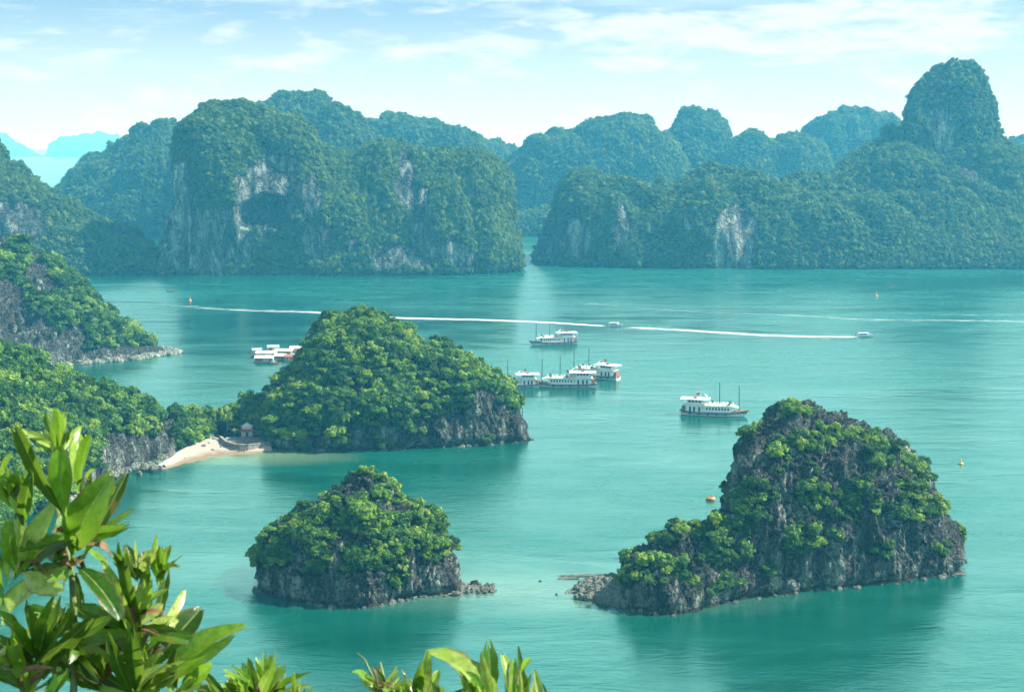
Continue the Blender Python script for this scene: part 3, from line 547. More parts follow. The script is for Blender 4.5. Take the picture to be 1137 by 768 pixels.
# ------------------------------------------------------------------ planting
r = np.random.default_rng(21)
def grow(isl, key, count, near, rmin, rmax, seed, facing=True, mind=0.62):
    """dart-throw crowns; those facing the viewer and nearest become single trees, the rest a woodland"""
    rr = np.random.default_rng(seed); P, n = sample(isl, count, rr)
    rad = rr.uniform(rmin, rmax, count) * (0.6 + 0.75 * rr.random(count) ** 2)
    if mind:
        cell = rmax * mind * 1.1; keep = []; grid = {}
        for i in range(count):
            k0 = tuple(np.floor(P[i] / cell).astype(int)); ok = True
            for dx in (-1, 0, 1):
                for dy in (-1, 0, 1):
                    for dz in (-1, 0, 1):
                        for j in grid.get((k0[0] + dx, k0[1] + dy, k0[2] + dz), ()):
                            if np.sum((P[i] - P[j]) ** 2) < (mind * 0.5 * (rad[i] + rad[j])) ** 2: ok = False; break
                        if not ok: break
                    if not ok: break
                if not ok: break
            if ok: keep.append(i); grid.setdefault(k0, []).append(i)
        P, n, rad = P[keep], n[keep], rad[keep]
    hN = n * (1, 1, 0.5)
    P = P + hN * (rad * 0.15)[:, None] - np.array([0, 0, 0.25]) * rad[:, None]
    return P, n, rad
protos = []
single = []
for isl, key, cnt, nk, r0, r1, sd_, md_ in [(isl_right, 'right', 2600, 110, 0.9, 2.4, 1, 0.66), (isl_small, 'small', 1500, 60, 0.9, 2.3, 2, 0.66), (isl_cone, 'cone', 7000, 90, 1.3, 3.0, 3, 0.62), (isl_spur, 'shore', 6500, 30, 1.7, 3.2, 4, 0.62), (isl_head, 'head', 5200, 0, 1.7, 3.6, 5, 0.62)]:
    P, n, rad = grow(isl, key, cnt, nk, r0, r1, sd_, mind=md_)
    d = np.linalg.norm(P - (0, 0, H), axis=1); px, py = proj(P)
    vis = (px > 5) & (px < 1132) & (py < 700) & ((n * (P - (0, 0, H))).sum(1) < 0)
    score = np.where(vis, rad / d, 0); order = np.argsort(-score); sel = order[:nk]; rest = order[nk:]
    for q, i in enumerate(sel):
        o = plant_tree(P[i], rad[i] * 1.0, rr_ := float(r.uniform(0, 6.28)), int(r.integers(0, 1000)), key)
        o['_p'] = 0; del o['_p']
        single.append((o, key, float(px[i]), float(py[i]), float(rad[i])))
    if not protos:
        seen = {}
        for o, *_ in single:
            c_ = [x for x in bpy.data.objects if x.parent == o and x.name.startswith('crown')][0]
            seen.setdefault(c_.data.name, c_)
        protos = list(seen.values())
    scatter({'right': 'low_scrub', 'small': 'low_scrub', 'cone': 'woodland', 'shore': 'woodland', 'head': 'woodland'}[key], P[rest], rad[rest], protos, sd_)
desc = {'right': 'the twin-humped rock island at right', 'small': 'the round rock islet in the foreground', 'cone': 'the cone-shaped wooded island', 'shore': 'the wooded shore above the beach'}
box = {}
for o, key, px, py, rad in single: box.setdefault(key, []).append((px, py))
for o, key, px, py, rad in single:
    A_ = np.array(box[key]); fx = (px - A_[:, 0].min()) / np.ptp(A_[:, 0]); fy = (py - A_[:, 1].min()) / np.ptp(A_[:, 1])
    hx = ['left', 'middle', 'right'][min(2, int(fx * 3))]; hy = ['top', 'mid slope', 'foot'][min(2, int(fy * 3))]
    size = 'large' if rad > np.median([s_[4] for s_ in single if s_[1] == key]) else 'small'
    o['label'] = f'{size} leafy green tree on the {hy}, {hx} part of {desc[key]}'
    o['label'] = f'{size} tree, {hx} {hy} of {desc[key]}'
    o['category'] = 'tree'; o['group'] = f'trees growing on {desc[key]}'
# far woodland: proto crowns are two real trees on the shore of the cave cliff island
fprot = []
for i, (px, py) in enumerate([(402, 305), (556, 302), (700, 298), (905, 299.5)]):
    g_ = gp(px, py); o = link('tree', None, loc=(g_[0], g_[1] + 3, 1.5)); o.scale = (4, 4, 4)
    o['label'] = ['tree at the waterline right of the cave cliff', 'tree at the right foot of the cave cliff island', 'tree at the waterline below the long ridge', 'tree at the waterline below the tower peak'][i]; o['category'] = 'tree'; o['group'] = 'trees on far shores'
    link('trunk', TRUNKS[i % 3], o); fprot.append(link('crown', FAR[i], o))
for i, isl in enumerate(farisl):
    cnt = [76000, 76000, 12000, 18000][i]; P, n, rad = grow(isl, 'far', cnt, 0, 1.0, 2.4, 40 + i, mind=0.0)
    scatter('forest', P, rad, fprot, 40 + i)
for i, isl in enumerate(far2):
    cnt = int(min(20000, isl['area'].sum() / 6)); P, n, rad = grow(isl, 'far', cnt, 0, 1.6, 3.0, 60 + i, mind=0.0)
    scatter('forest', P, rad, fprot, 60 + i)
# ------------------------------------------------------------------ beach, sea wall, pavilion
toe = [(171, 523.5), (188, 514), (203, 503), (222, 494), (238, 490), (262, 496), (285, 499), (300, 500)]
sho = [(170, 524), (188, 520), (205, 516.5), (225, 512.5), (245, 509), (262, 506), (282, 504), (304, 501)]
V, Fc = [], []
for i in range(len(toe) * 6 - 5):
    q = i / 6.0; a = min(int(q), len(toe) - 2); f_ = q - a
    T = gp(*(np.array(toe[a]) * (1 - f_) + np.array(toe[a + 1]) * f_)); Sx = gp(*(np.array(sho[a]) * (1 - f_) + np.array(sho[a + 1]) * f_))
    for j in range(8):
        v = j / 7; p = Sx * (1 - v) + T * v; wv = 0.5 * math.sin(i * 0.7) * (1 - v)
        V.append((p[0], p[1] + wv, -0.35 + 1.9 * v ** 0.8 + 0.12 * math.sin(i * 1.3 + j * 2))); 
for i in range(len(toe) * 6 - 6):
    for j in range(7): Fc.append((i * 8 + j, i * 8 + j + 1, i * 8 + j + 9, i * 8 + j + 8))
link('beach', mesh_np('beach', V, Fc, M_sand, True), kind='structure')
def W(px, py, z=0.0): return Vector(gp(px, py, z))
wl = [(243, 492), (250, 498), (262, 501.5), (275, 502), (288, 500.5), (302, 498)]
sw = thing('sea_wall', 'old grey masonry sea wall curving below the small shrine at the beach end', 'wall')
m = MB(); top_ = MB(); pts = [W(*p) for p in wl]
for a, b in zip(pts[:-1], pts[1:]):
    d = (b - a); nrm = Vector((-d.y, d.x, 0)).normalized(); th = 1.0
    A0, B0, A1, B1 = a, b, a + nrm * th, b + nrm * th
    def q4(P, z): return (P.x, P.y, z)
    m.add([q4(A0, -1), q4(B0, -1), q4(B1, -1), q4(A1, -1), q4(A0 + nrm * .25, 2.3), q4(B0 + nrm * .25, 2.3), q4(B1, 2.3), q4(A1, 2.3)], [(0, 3, 2, 1), (4, 5, 6, 7), (0, 1, 5, 4), (1, 2, 6, 5), (2, 3, 7, 6), (3, 0, 4, 7)])
    top_.add([q4(A0 + nrm * .12, 2.303), q4(B0 + nrm * .12, 2.303), q4(B1 + nrm * .1, 2.303), q4(A1 + nrm * .1, 2.303), q4(A0 + nrm * .12, 2.5), q4(B0 + nrm * .12, 2.5), q4(B1 + nrm * .1, 2.5), q4(A1 + nrm * .1, 2.5)], [(0, 3, 2, 1), (4, 5, 6, 7), (0, 1, 5, 4), (1, 2, 6, 5), (2, 3, 7, 6), (3, 0, 4, 7)])
m.build('wall_face', M_stone, sw); top_.build('coping', M_stone, sw); pv_scale = 0.85
st = MB()
pc = W(270, 501.8)
for k in range(6): st.box(pc.x - 1.0, pc.x + 1.0, pc.y - 1.9 + k * 0.3, pc.y - 0.1, -0.6 + k * 0.42, -0.18 + k * 0.42)
st.build('steps', M_stone, sw)
tm = MB(); c0 = W(272, 497); tm.box(c0.x - 7.5, c0.x + 8, c0.y + 0.3, c0.y + 7, -1, 2.2); link('terrace', tm.mesh('terrace', M_stone), kind='structure')
pv_ = thing('shrine', 'small cream tiered shrine with red tiled eaves above the sea wall', 'shrine', (W(273.5, 493).x, W(273.5, 493).y + 2.5, 2.2))
pv_.scale = (0.85,) * 3
m = MB(); m.box(-2.6, 2.6, -1.8, 1.8, 0, 0.3); m.build('plinth', M_stone, pv_)
for sx in (-2.1, -0.75, 0.75, 2.1):
    m = MB(); m.lathe([(0.13, 0.3), (0.11, 2.2)], 10, (sx, -1.4)); m.build('column', M_plaster, pv_)
m = MB(); m.box(-2.2, 2.2, -0.6, 1.5, 0.3, 2.2); m.build('wall', M_plaster, pv_)
m = MB(); m.box(-0.6, 0.6, -0.64, -0.603, 0.3, 1.9); m.build('door', M_dark, pv_)  # dark panel for the open doorway, its inner shade put into the colour
def hip(mb, x, y, z, h, k=0.55, kick=0.15):
    mb.add([(-x, -y, z + kick), (x, -y, z + kick), (x, y, z + kick), (-x, y, z + kick), (-x * .8, -y * .8, z + h * .35), (x * .8, -y * .8, z + h * .35), (x * .8, y * .8, z + h * .35), (-x * .8, y * .8, z + h * .35), (-x * k, -y * k * .6, z + h), (x * k, -y * k * .6, z + h), (x * k, y * k * .6, z + h), (-x * k, y * k * .6, z + h)],
           [(3, 2, 1, 0), (0, 1, 5, 4), (1, 2, 6, 5), (2, 3, 7, 6), (3, 0, 4, 7), (4, 5, 9, 8), (5, 6, 10, 9), (6, 7, 11, 10), (7, 4, 8, 11), (8, 9, 10, 11)])
m = MB(); hip(m, 3.0, 2.4, 2.2, 0.95, 0.7); m.build('lower_roof', M_tile, pv_)
m = MB(); m.box(-1.9, 1.9, -1.0, 1.0, 3.15, 4.0); m.build('upper_wall', M_plaster, pv_)
m = MB(); hip(m, 2.2, 1.5, 4.0, 0.7, 0.6); m.build('upper_roof', M_plaster, pv_)
m = MB(); m.box(-0.9, 0.9, -0.5, 0.5, 4.7, 5.2); m.box(-0.35, 0.35, -0.3, 0.3, 5.2, 5.6, 0.1); m.build('ridge_crest', M_plaster, pv_)
def frond_tree(px, py, label):
    g_ = W(px, py); o = thing('palm_tree', label, 'palm tree', (g_.x, g_.y + 1.5, 2.1), group='small palms beside the shrine')
    m = MB(); m.tube([(0, 0, 0), (0.1, 0, 1.3), (0.05, 0.05, 2.5)], [0.16, 0.12, 0.1], 8); m.build('trunk', M_bark, o)
    rr = random.Random(px); V = []; Fs = []
    for k in range(16):
        a = k * 2.4; n_ = 7; el = rr.uniform(0.3, 1.0); b0 = len(V)
        for j in range(n_):
            s = j / (n_ - 1); rad = 1.7 * s; z = 2.5 + el * 1.2 * s - 1.5 * s * s; wd = 0.26 * math.sin(math.pi * (0.12 + 0.86 * s)) * (1 if j % 2 else 0.75)
            ca, sa = math.cos(a), math.sin(a)
            V += [(ca * rad - sa * wd, sa * rad + ca * wd, z - 0.1), (ca * rad, sa * rad, z), (ca * rad + sa * wd, sa * rad - ca * wd, z - 0.1)]
        for j in range(n_ - 1):
            for c_ in (0, 1): Fs.append((b0 + j * 3 + c_, b0 + j * 3 + c_ + 1, b0 + j * 3 + c_ + 4, b0 + j * 3 + c_ + 3))
    m = MB(); m.add(V, Fs); m.build('crown', M_palm, o)
M_palm = leaf_mat('palm_foliage', [(0.0, (0.10, 0.20, 0.03)), (1.0, (0.25, 0.33, 0.06))], 0.35)
frond_tree(261, 492, 'small yellow-green palm on the beach side of the shrine'); frond_tree(288, 495, 'small palm on the cliff side of the shrine')
sg = thing('sign_board', 'small white sign board on the rocky headland shore', 'sign', (W(82, 397).x, W(82, 397).y, 0.3))
m = MB(); m.box(-1.4, 1.4, -0.06, 0.06, 2.0, 4.2); m.build('panel', M_white, sg)
for x in (-1.1, 1.1):
    m = MB(); m.tube([(x, 0.12, -0.8), (x, 0.12, 4.0)], 0.07); m.build('post', M_grey, sg)

# ------------------------------------------------------------------ boulders
def boulder_mesh(seed):
    V, Fc = I3; V = V * 1.0; rr = np.random.default_rng(seed)
    for k in range(9):   # chop flat faces
        d = rr.normal(size=3); d /= np.linalg.norm(d); h = rr.uniform(0.55, 0.85); pr = V @ d; V = V - np.outer(np.maximum(pr - h, 0), d)
    V = V * rr.uniform(0.65, 1.1, 3) * (1, 1, 0.8); nn = V / np.linalg.norm(V, axis=1)[:, None]
    V = V + nn * (0.10 * fbm(V, 4, 2.2, seed, True))[:, None]
    return mesh_np('boulder', V, Fc, M_rock_small, False)
BOUL = [boulder_mesh(500 + i) for i in range(6)]
def boulder(px, py, s, label, group, zk=0.15, stretch=1.0, k=0):
    g_ = gp(px, py); o = link('boulder', BOUL[k % 6], label=label, cat='boulder', group=group, loc=(g_[0], g_[1], s * zk), rot=(0.3 * math.sin(k), 0.3 * math.cos(k * 2), k * 1.3) if stretch == 1 else (0, 0, 0.05))
    o.scale = (s * stretch, s, s * (1.0 if stretch == 1 else 0.3)); return o
rb = random.Random(4); firstb = []
for k in range(75):
    u = rb.random() ** 0.8; px = 692 - 52 * u; py = 655 + rb.uniform(-14, 22) * (1.05 - 0.6 * u); s = rb.uniform(0.35, 1.15)
    firstb.append(boulder(px, py, s, 'jagged brown boulder in the heap off the left tip of the twin-humped island', 'boulders heaped off the twin-humped island', 0.5 + 0.4 * (1 - u), k=k))
boulder(664, 652, 1.3, 'largest pale boulder in the heap off the twin-humped island', 'boulders heaped off the twin-humped island', 0.4, k=3)
for k in range(45):
    u = rb.random() ** 0.9; px = 503 + 46 * u; py = 654 + rb.uniform(-8, 7) * (1.1 - 0.6 * u); s = rb.uniform(0.28, 0.8)
    boulder(px, py, s, 'flat boulder on the low spit right of the round islet', 'boulders on the spit off the round islet', 0.5 + 0.3 * (1 - u), k=k)
boulder(528, 649, 1.15, 'largest white boulder on the spit right of the round islet', 'boulders on the spit off the round islet', 0.45, k=2)
boulder(650, 639, 1.0, 'longer thin rock ledge awash left of the twin-humped island', 'thin rock ledges awash', 0.1, 6.5, 2)
boulder(632, 642, 0.8, 'shorter thin rock ledge awash left of the twin-humped island', 'thin rock ledges awash', 0.1, 4, 0)
boulder(600, 645, 0.35, 'lone small rock in the channel nearest the round islet', None, 0.3, k=1)
boulder(618, 660, 0.4, 'lone small rock awash left of the boulder heap', None, 0.3, k=4)
boulder(1066, 637, 0.9, 'low flat rock at the right waterline of the twin-humped island', None, 0.1, 1.8, 5)
for k, (px, py, s) in enumerate([(172, 525, 1.1), (178, 523, .8), (182, 521, .6), (168, 524, 1.0), (199, 508, .8), (188, 514, .6), (176, 519, .9), (212, 505, .5), (168, 522, 1.1), (226, 500, .9), (232, 497, .8), (222, 497, .6), (236, 503, .5), (160, 524, 1.2), (150, 524, 1.3), (142, 526, 1.0), (238, 493, 1.0), (132, 528, 1.2), (154, 529, .7), (124, 533, 1.4), (116, 541, 1.2), (205, 512, .4), (246, 500, .7), (137, 532, .8)]):
    boulder(px, py - 1.5, s * 1.5, 'grey boulder lying along the small beach', 'boulders along the small beach', 0.55, k=k)
# rubble skirt at the foot of the cliffs
def rubble(isl, n, r0, r1, seed):
    rr = np.random.default_rng(seed); c = isl['V'][isl['F']].mean(1); wg = ((c[:, 2] > -0.3) & (c[:, 2] < 1.0) & (isl['n'][:, 1] < 0.3)).astype(float) * isl['area']; wg /= wg.sum()
    idx = rr.choice(len(wg), n, p=wg); P = c[idx] + isl['n'][idx] * (1, 1, 0) * rr.uniform(0.1, 1.6, (n, 1)); cl = fbm(P, 2, 0.09, seed) > -0.12
    P = P[cl]; P[:, 2] = rr.uniform(-0.2, 0.25, len(P)); sc = rr.uniform(r0, r1, len(P)) * rr.uniform(0.3, 1.6, len(P))
    scatter('rubble', P, sc, firstb[:6], seed)
rubble(isl_right, 150, 0.2, 0.9, 91); rubble(isl_small, 110, 0.2, 0.8, 92); rubble(isl_cone, 150, 0.3, 1.0, 93); rubble(isl_spur, 900, 0.4, 1.5, 94); rubble(isl_head, 800, 0.6, 2.2, 95)

# ------------------------------------------------------------------ boats
M_shrub = leaf_mat('potted_foliage', [(0.0, (0.03, 0.10, 0.03)), (1.0, (0.06, 0.17, 0.04))], 0.1)
def hull_mesh(Ln, B, D, sheer, mat, bow=0.32, name='hull', z0=-0.5, n=17, stern=0.75):
    V = []; Fs = []; prof = [(0.0, 0.0), (0.55, 0.02), (0.85, 0.35), (1.0, 1.0), (0.93, 1.0), (0.9, 0.86)]
    full = [(-a, b) for a, b in prof[::-1]] + prof[1:]; K = len(full)
    for i in range(n):
        s = i / (n - 1); x = -Ln / 2 + Ln * s
        wd = B / 2 * (min(1, stern + (1 - stern) * (s / 0.25))) * (1 - max(0, (s - 1 + bow) / bow) ** 2.2 * 0.97)
        dk = D + sheer * (max(0, (s - 0.55) / 0.45) ** 2 + 0.5 * max(0, (0.3 - s) / 0.3) ** 2)
        rk = 0.07 * Ln * max(0, (s - 0.8) / 0.2) ** 1.5
        for a, b in full:
            zz = z0 + (dk - z0) * b; V.append((x + rk * (b - 0.5) * 1.2, a * wd * (1 if b > 0.3 else 0.9), zz))
    for i in range(n - 1):
        for k in range(K - 1): Fs.append((i * K + k, (i + 1) * K + k, (i + 1) * K + k + 1, i * K + k + 1))
        Fs.append((i * K + K - 1, (i + 1) * K + K - 1, (i + 1) * K, i * K))
    Fs.append(tuple(range(K))[::-1]); Fs.append(tuple((n - 1) * K + k for k in range(K)))
    m = MB(); m.add(V, Fs); return m.mesh(name, mat)
def strake(Ln, B, D, sheer, off, th, mat, bow=0.32, stern=0.75, zf=1.0):
    m = MB()
    for sgn in (-1, 1):
        pts = []
        for i in range(17):
            s = i / 16; x = -Ln / 2 + Ln * s; wd = B / 2 * (min(1, stern + (1 - stern) * (s / 0.25))) * (1 - max(0, (s - 1 + bow) / bow) ** 2.2 * 0.97)
            dk = D + sheer * (max(0, (s - 0.55) / 0.45) ** 2 + 0.5 * max(0, (0.3 - s) / 0.3) ** 2); rk = 0.07 * Ln * max(0, (s - 0.8) / 0.2) ** 1.5
            b = (dk + off + 0.5) / (dk + 0.5); pts.append((x + rk * (b - 0.5) * 1.2, sgn * (wd * (0.80 + 0.2 * b) + 0.04), -0.5 + (dk + 0.5) * b))
        m.tube(pts, th, 6)
    return m.mesh('rubbing_strake', mat)
def make_cruiser():
    t = thing('cruise_boat', 'x', 'cruise boat', group='white wooden cruise boats at anchor')
    Ln, B, D, sh = 24, 5.8, 1.5, 0.9
    link('hull', hull_mesh(Ln, B, D, sh, M_white), t); link('rubbing_strake', strake(Ln, B, D, sh, -0.12, 0.19, M_dark), t); link('rubbing_strake', strake(Ln, B, D, sh, -0.66, 0.15, M_dark), t)
    m = MB(); m.box(-11.2, 7.5, -2.45, 2.45, 1.38, 1.46); m.build('deck', M_wood, t)
    m = MB(); m.add([(7.4, -2.2, 1.75), (10.6, -1.4, 2.1), (12.6, -0.7, 2.35), (12.6, 0.7, 2.35), (10.6, 1.4, 2.1), (7.4, 2.2, 1.75), (7.4, -2.2, 1.9), (10.6, -1.4, 2.25), (12.6, -0.7, 2.5), (12.6, 0.7, 2.5), (10.6, 1.4, 2.25), (7.4, 2.2, 1.9)],
                    [(0, 5, 4, 3, 2, 1), (6, 7, 8, 9, 10, 11), (0, 1, 7, 6), (1, 2, 8, 7), (2, 3, 9, 8), (3, 4, 10, 9), (4, 5, 11, 10), (5, 0, 6, 11)]); m.build('bow_deck', M_wood, t)
    m = MB()
    for k in range(4):
        for sgn in (-1, 1): m.lathe([(0.12, 1.2), (0.28, 1.35), (0.28, 1.9), (0.12, 2.05)], 8, (9.2 + k * 0.95, sgn * (1.75 - 0.28 * k)))
    m.build('fender', M_dark, t)
    for k in range(5):
        for sgn in (-1, 1):
            m = MB(); xx = -8.5 + k * 3.3; m.tube([(xx + 0.38 * math.cos(q * math.pi / 5), sgn * 3.02, 1.0 + 0.38 * math.sin(q * math.pi / 5)) for q in range(11)], 0.13, 6); m.build('tyre', M_dark, t)
    for sgn in (-1, 1):
        m = MB(); m.tube([(-3.6 + 0.4 * math.cos(q * math.pi / 5), sgn * 2.33, 2.9 + 0.4 * math.sin(q * math.pi / 5)) for q in range(11)], 0.09, 6); m.build('life_ring', M_orange, t)
    m = MB(); m.box(-11.9, -10.4, -1.8, 1.8, 1.72, 3.3, 0.25); m.build('stern_store', M_wood, t)
    m = MB(); m.add([(6.4, -2.2, 3.9), (9.4, -1.5, 3.35), (9.4, 1.5, 3.35), (6.4, 2.2, 3.9), (6.4, -2.2, 3.97), (9.4, -1.5, 3.42), (9.4, 1.5, 3.42), (6.4, 2.2, 3.97)], [(0, 3, 2, 1), (4, 5, 6, 7), (0, 1, 5, 4), (1, 2, 6, 5), (2, 3, 7, 6), (3, 0, 4, 7)]); m.build('awning', M_cream, t)
    cb = MB(); cb.box(-10.2, 6.6, -2.25, 2.25, 1.462, 3.85); cab = cb.build('cabin', M_white, t)
    for k in range(8):
        for sgn in (-1, 1):
            x = -2.6 + k * 1.12; m = MB(); y0, y1 = (2.252, 2.29) if sgn > 0 else (-2.29, -2.252); m.box(x, x + 0.62, y0, y1, 2.35, 3.25); m.build('window', M_glass, cab)
    for x in (-8.9, -7.4, -5.5):
        for sgn in (-1, 1):
            m = MB(); y0, y1 = (2.252, 2.3) if sgn > 0 else (-2.3, -2.252); m.box(x, x + 0.75, y0, y1, 1.6, 3.35); m.build('door', M_dark, cab)
    m = MB(); m.box(6.602, 6.64, -1.7, 1.7, 2.2, 3.3); m.build('window', M_glass, cab)
    m = MB(); m.box(-11.0, 7.4, -2.6, 2.6, 3.852, 4.0); m.box(6.2, 8.3, -1.9, 1.9, 3.6, 3.75); m.build('sundeck', M_cream, t)
    m = MB()
    for sgn in (-1, 1):
        m.tube([(-3, sgn * 2.5, 4.75), (7.3, sgn * 2.5, 4.75)], 0.05, 5); m.tube([(-3, sgn * 2.5, 4.4), (7.3, sgn * 2.5, 4.4)], 0.03, 5)
        for k in range(9): m.tube([(-3 + k * 1.28, sgn * 2.5, 3.98), (-3 + k * 1.28, sgn * 2.5, 4.78)], 0.04, 5)
    m.tube([(7.3, -2.5, 4.75), (7.3, 2.5, 4.75)], 0.05, 5); m.build('railing', M_white, t)
    for k in range(5):
        for sgn in (-1, 1):
            m = MB(); x = -1.6 + k * 1.6; m.add([(x, sgn * .6, 4.02), (x + 1.1, sgn * .6, 4.02), (x + 1.1, sgn * 1.6, 4.02), (x, sgn * 1.6, 4.02), (x, sgn * .6, 4.8), (x + 1.0, sgn * .6, 4.3), (x + 1.0, sgn * 1.6, 4.3), (x, sgn * 1.6, 4.8)], [(0, 3, 2, 1), (4, 5, 6, 7), (0, 1, 5, 4), (1, 2, 6, 5), (2, 3, 7, 6), (3, 0, 4, 7)]); m.build('sun_lounger', M_cream, t)
    wb = MB(); wb.box(-9.8, -4.2, -2.0, 2.0, 4.002, 6.0); wh = wb.build('wheelhouse', M_white, t)
    for k in range(4):
        for sgn in (-1, 1):
            x = -9.2 + k * 1.25; m = MB(); y0, y1 = (2.002, 2.04) if sgn > 0 else (-2.04, -2.002); m.box(x, x + 0.9, y0, y1, 4.95, 5.65); m.build('window', M_glass, wh)
    m = MB(); m.box(-4.198, -4.15, -1.6, 1.6, 4.9, 5.7); m.build('window', M_glass, wh)
    m = MB(); m.box(-12.2, -1.4, -2.9, 2.9, 6.002, 6.18); m.build('wheelhouse_roof', M_white, t)
    m = MB()
    for x in (-1.7, -11.8):
        for sgn in (-1, 1): m.tube([(x, sgn * 2.6, 3.98), (x, sgn * 2.6, 6.05)], 0.07, 6)
    m.build('roof_post', M_white, t)
    for x, h in ((2.2, 12.6), (9.4, 11.4)):
        m = MB(); m.tube([(x, 0, 2.2), (x - 0.1, 0, h)], [0.2, 0.13], 8); ms_ = m.build('mast', M_dark, t)
    m = MB(); m.tube([(-4.6, 0, 6.15), (-5.2, 0, 8.4)], 0.06, 6); fp = m.build('flag_pole', M_white, t)
    m = MB(); m.add([(-5.2, 0, 8.4), (-6.5, 0.12, 8.2), (-6.3, -0.1, 7.4), (-5.0, 0.05, 7.6), (-5.2, .03, 8.4), (-6.5, .15, 8.2), (-6.3, -.07, 7.4), (-5.0, .08, 7.6)], [(0, 1, 2, 3), (7, 6, 5, 4)]); m.build('flag', M_red, fp)
    m = MB(); m.tube([(-3.0, 0.6, 6.18), (-2.6, 0.6, 7.0), (-3.6, 0.6, 7.9)], [0.5, 0.35, 0.12], 8); m.build('funnel', M_cream, t)
    m = MB(); m.box(-7.6, -6.2, -0.5, 0.5, 6.182, 6.7, 0.1); m.build('roof_locker', M_red, t)
    for x, y in ((-0.9 + .4, 2.2), (5.9, -2.1), (5.9, 2.1)):
        m = MB(); m.v = [tuple(p) for p in (I2[0] * (0.5, 0.5, 0.55) * (1 + 0.25 * fbm(I2[0], 2, 2.5, x)[:, None]) + (x, y, 4.75))]; m.f = [tuple(f) for f in I2[1]]; m.build('potted_plant', M_shrub, t)
    m = MB(); m.box(-12.6, -11.0, -1.6, 1.6, 1.5, 1.7); m.build('stern_platform', M_wood, t)
    return t
def kids(o): return [x for x in bpy.data.objects if x.parent == o]
def copy_tree(o, parent=None):
    c = o.copy(); C.objects.link(c); c.parent = parent
    for ch in kids(o): copy_tree(ch, c)
    return c
cr = make_cruiser()
specs = [((793, 462), 0.30 - 0.52, 'white cruise boat alone right of the others, bow pointing right', 1.0), ((615, 383), math.pi + 0.22, 'farthest white cruise boat, anchored alone above the moored group', 0.98),
         ((628, 430.5), math.pi - 0.05, 'long white cruise boat lying in front in the middle of the moored group', 1.04), ((569, 431), math.pi + 0.1, 'cruise boat half hidden behind the cone island cliff', 0.92), ((659, 420), math.pi - 0.55, 'cruise boat moored behind the group at its right end, stern to the right', 1.02)]
for i, (p, rz, lb, sc_) in enumerate(specs):
    o = cr if i == 0 else copy_tree(cr)
    g_ = W(*p); o.location = (g_.x, g_.y + 2, 0.0); o.rotation_euler = (0, 0, rz); o['label'] = lb; o.scale = (sc_,) * 3
def make_speed():
    t = thing('speedboat', 'x', 'speedboat', group='speedboats trailing wakes')
    link('hull', hull_mesh(9.5, 2.8, 1.0, 0.5, M_white, 0.45), t); link('rubbing_strake', strake(9.5, 2.8, 1.0, 0.5, -0.15, 0.08, M_blue, 0.45), t)
    m = MB(); m.box(-3.2, 1.8, -1.1, 1.1, 0.9, 1.9, 0.15); c_ = m.build('cabin', M_white, t)
    for sgn in (-1, 1):
        m = MB(); m.box(-2.8, 1.2, sgn * 1.1 - 0.03, sgn * 1.1 + 0.03, 1.3, 1.7); m.build('window', M_glass, c_)
    m = MB(); m.box(-3.6, 2.4, -1.25, 1.25, 1.92, 2.05); m.build('roof', M_cream, t)
    m = MB(); m.box(-5.2, -4.6, -0.6, 0.6, 0.4, 1.5, 0.1); m.build('outboard_motor', M_dark, t)
    return t
s1 = make_speed(); s2 = copy_tree(s1)
for o, p, lb in ((s1, (960, 373.5), 'speedboat at the right end of the long white wake'), (s2, (683, 362), 'speedboat above the cruise boats on the white wake')):
    g_ = W(*p); o.location = (g_.x, g_.y, 0.15); o.rotation_euler = (0, -0.05, -0.25); o['label'] = lb; o.scale = (0.9,) * 3
def skiff(p, lb, rz, sc_=1.0):
    g_ = W(*p); t = thing('small_boat', lb, 'small boat', (g_.x, g_.y, 0), rz)
    link('hull', hull_mesh(6, 1.8, 0.6, 0.3, M_wood, 0.4), t); m = MB(); m.box(-1.8, 1.0, -0.8, 0.8, 1.75, 1.85); m.build('canopy', M_dark, t)
    m = MB()
    for x in (-1.6, 0.8):
        for y in (-0.7, 0.7): m.tube([(x, y, 0.1), (x, y, 1.8)], 0.04, 5)
    m.build('canopy_post', M_grey, t); t.scale = (sc_,) * 3
skiff((190, 324), 'tiny dark boat below the sloping left shore, far off', 0.2, 1.1); skiff((988, 317), 'tiny dark boat at far right below the tower peak', 0.1, 1.0)
# buoys
def buoy(p, lb, mat, s=1.0):
    g_ = W(*p); t = thing('channel_buoy', lb, 'buoy', (g_.x, g_.y, 0), group='pillar buoys')
    m = MB(); m.lathe([(0.5, -0.4), (1.15, 0.0), (1.2, 0.45), (0.7, 0.8), (0.35, 0.85)], 16); m.build('float', mat, t, True)
    m = MB()
    for k in range(4):
        a = k * math.pi / 2; m.tube([(0.6 * math.cos(a), 0.6 * math.sin(a), 0.8), (0.18 * math.cos(a), 0.18 * math.sin(a), 2.4)], 0.06, 5)
    m.lathe([(0.35, 1.2), (0.3, 2.0)], 10); m.build('tower', mat, t)
    m = MB(); m.lathe([(0.28, 2.4), (0.28, 2.7), (0.1, 3.0), (0.05, 3.1)], 12); m.build('top_mark', mat, t); t.scale = (s,) * 3
buoy((1067, 515), 'yellow pillar buoy right of the twin-humped island', M_yellow, 0.62); buoy((973, 329), 'orange pillar buoy far off below the tower peak', M_orange, 1.0); buoy((211, 334), 'orange pillar buoy far off at left by the faint wake', M_orange, 0.9)
g_ = W(789, 555); t = thing('mooring_buoy', 'squat round orange mooring buoy left of the twin-humped island summit', 'buoy', (g_.x, g_.y, 0))
m = MB(); m.lathe([(0.9, -0.4), (1.25, -0.2), (1.3, 0.75), (1.15, 0.9)], 20); m.build('drum', M_yellow, t)
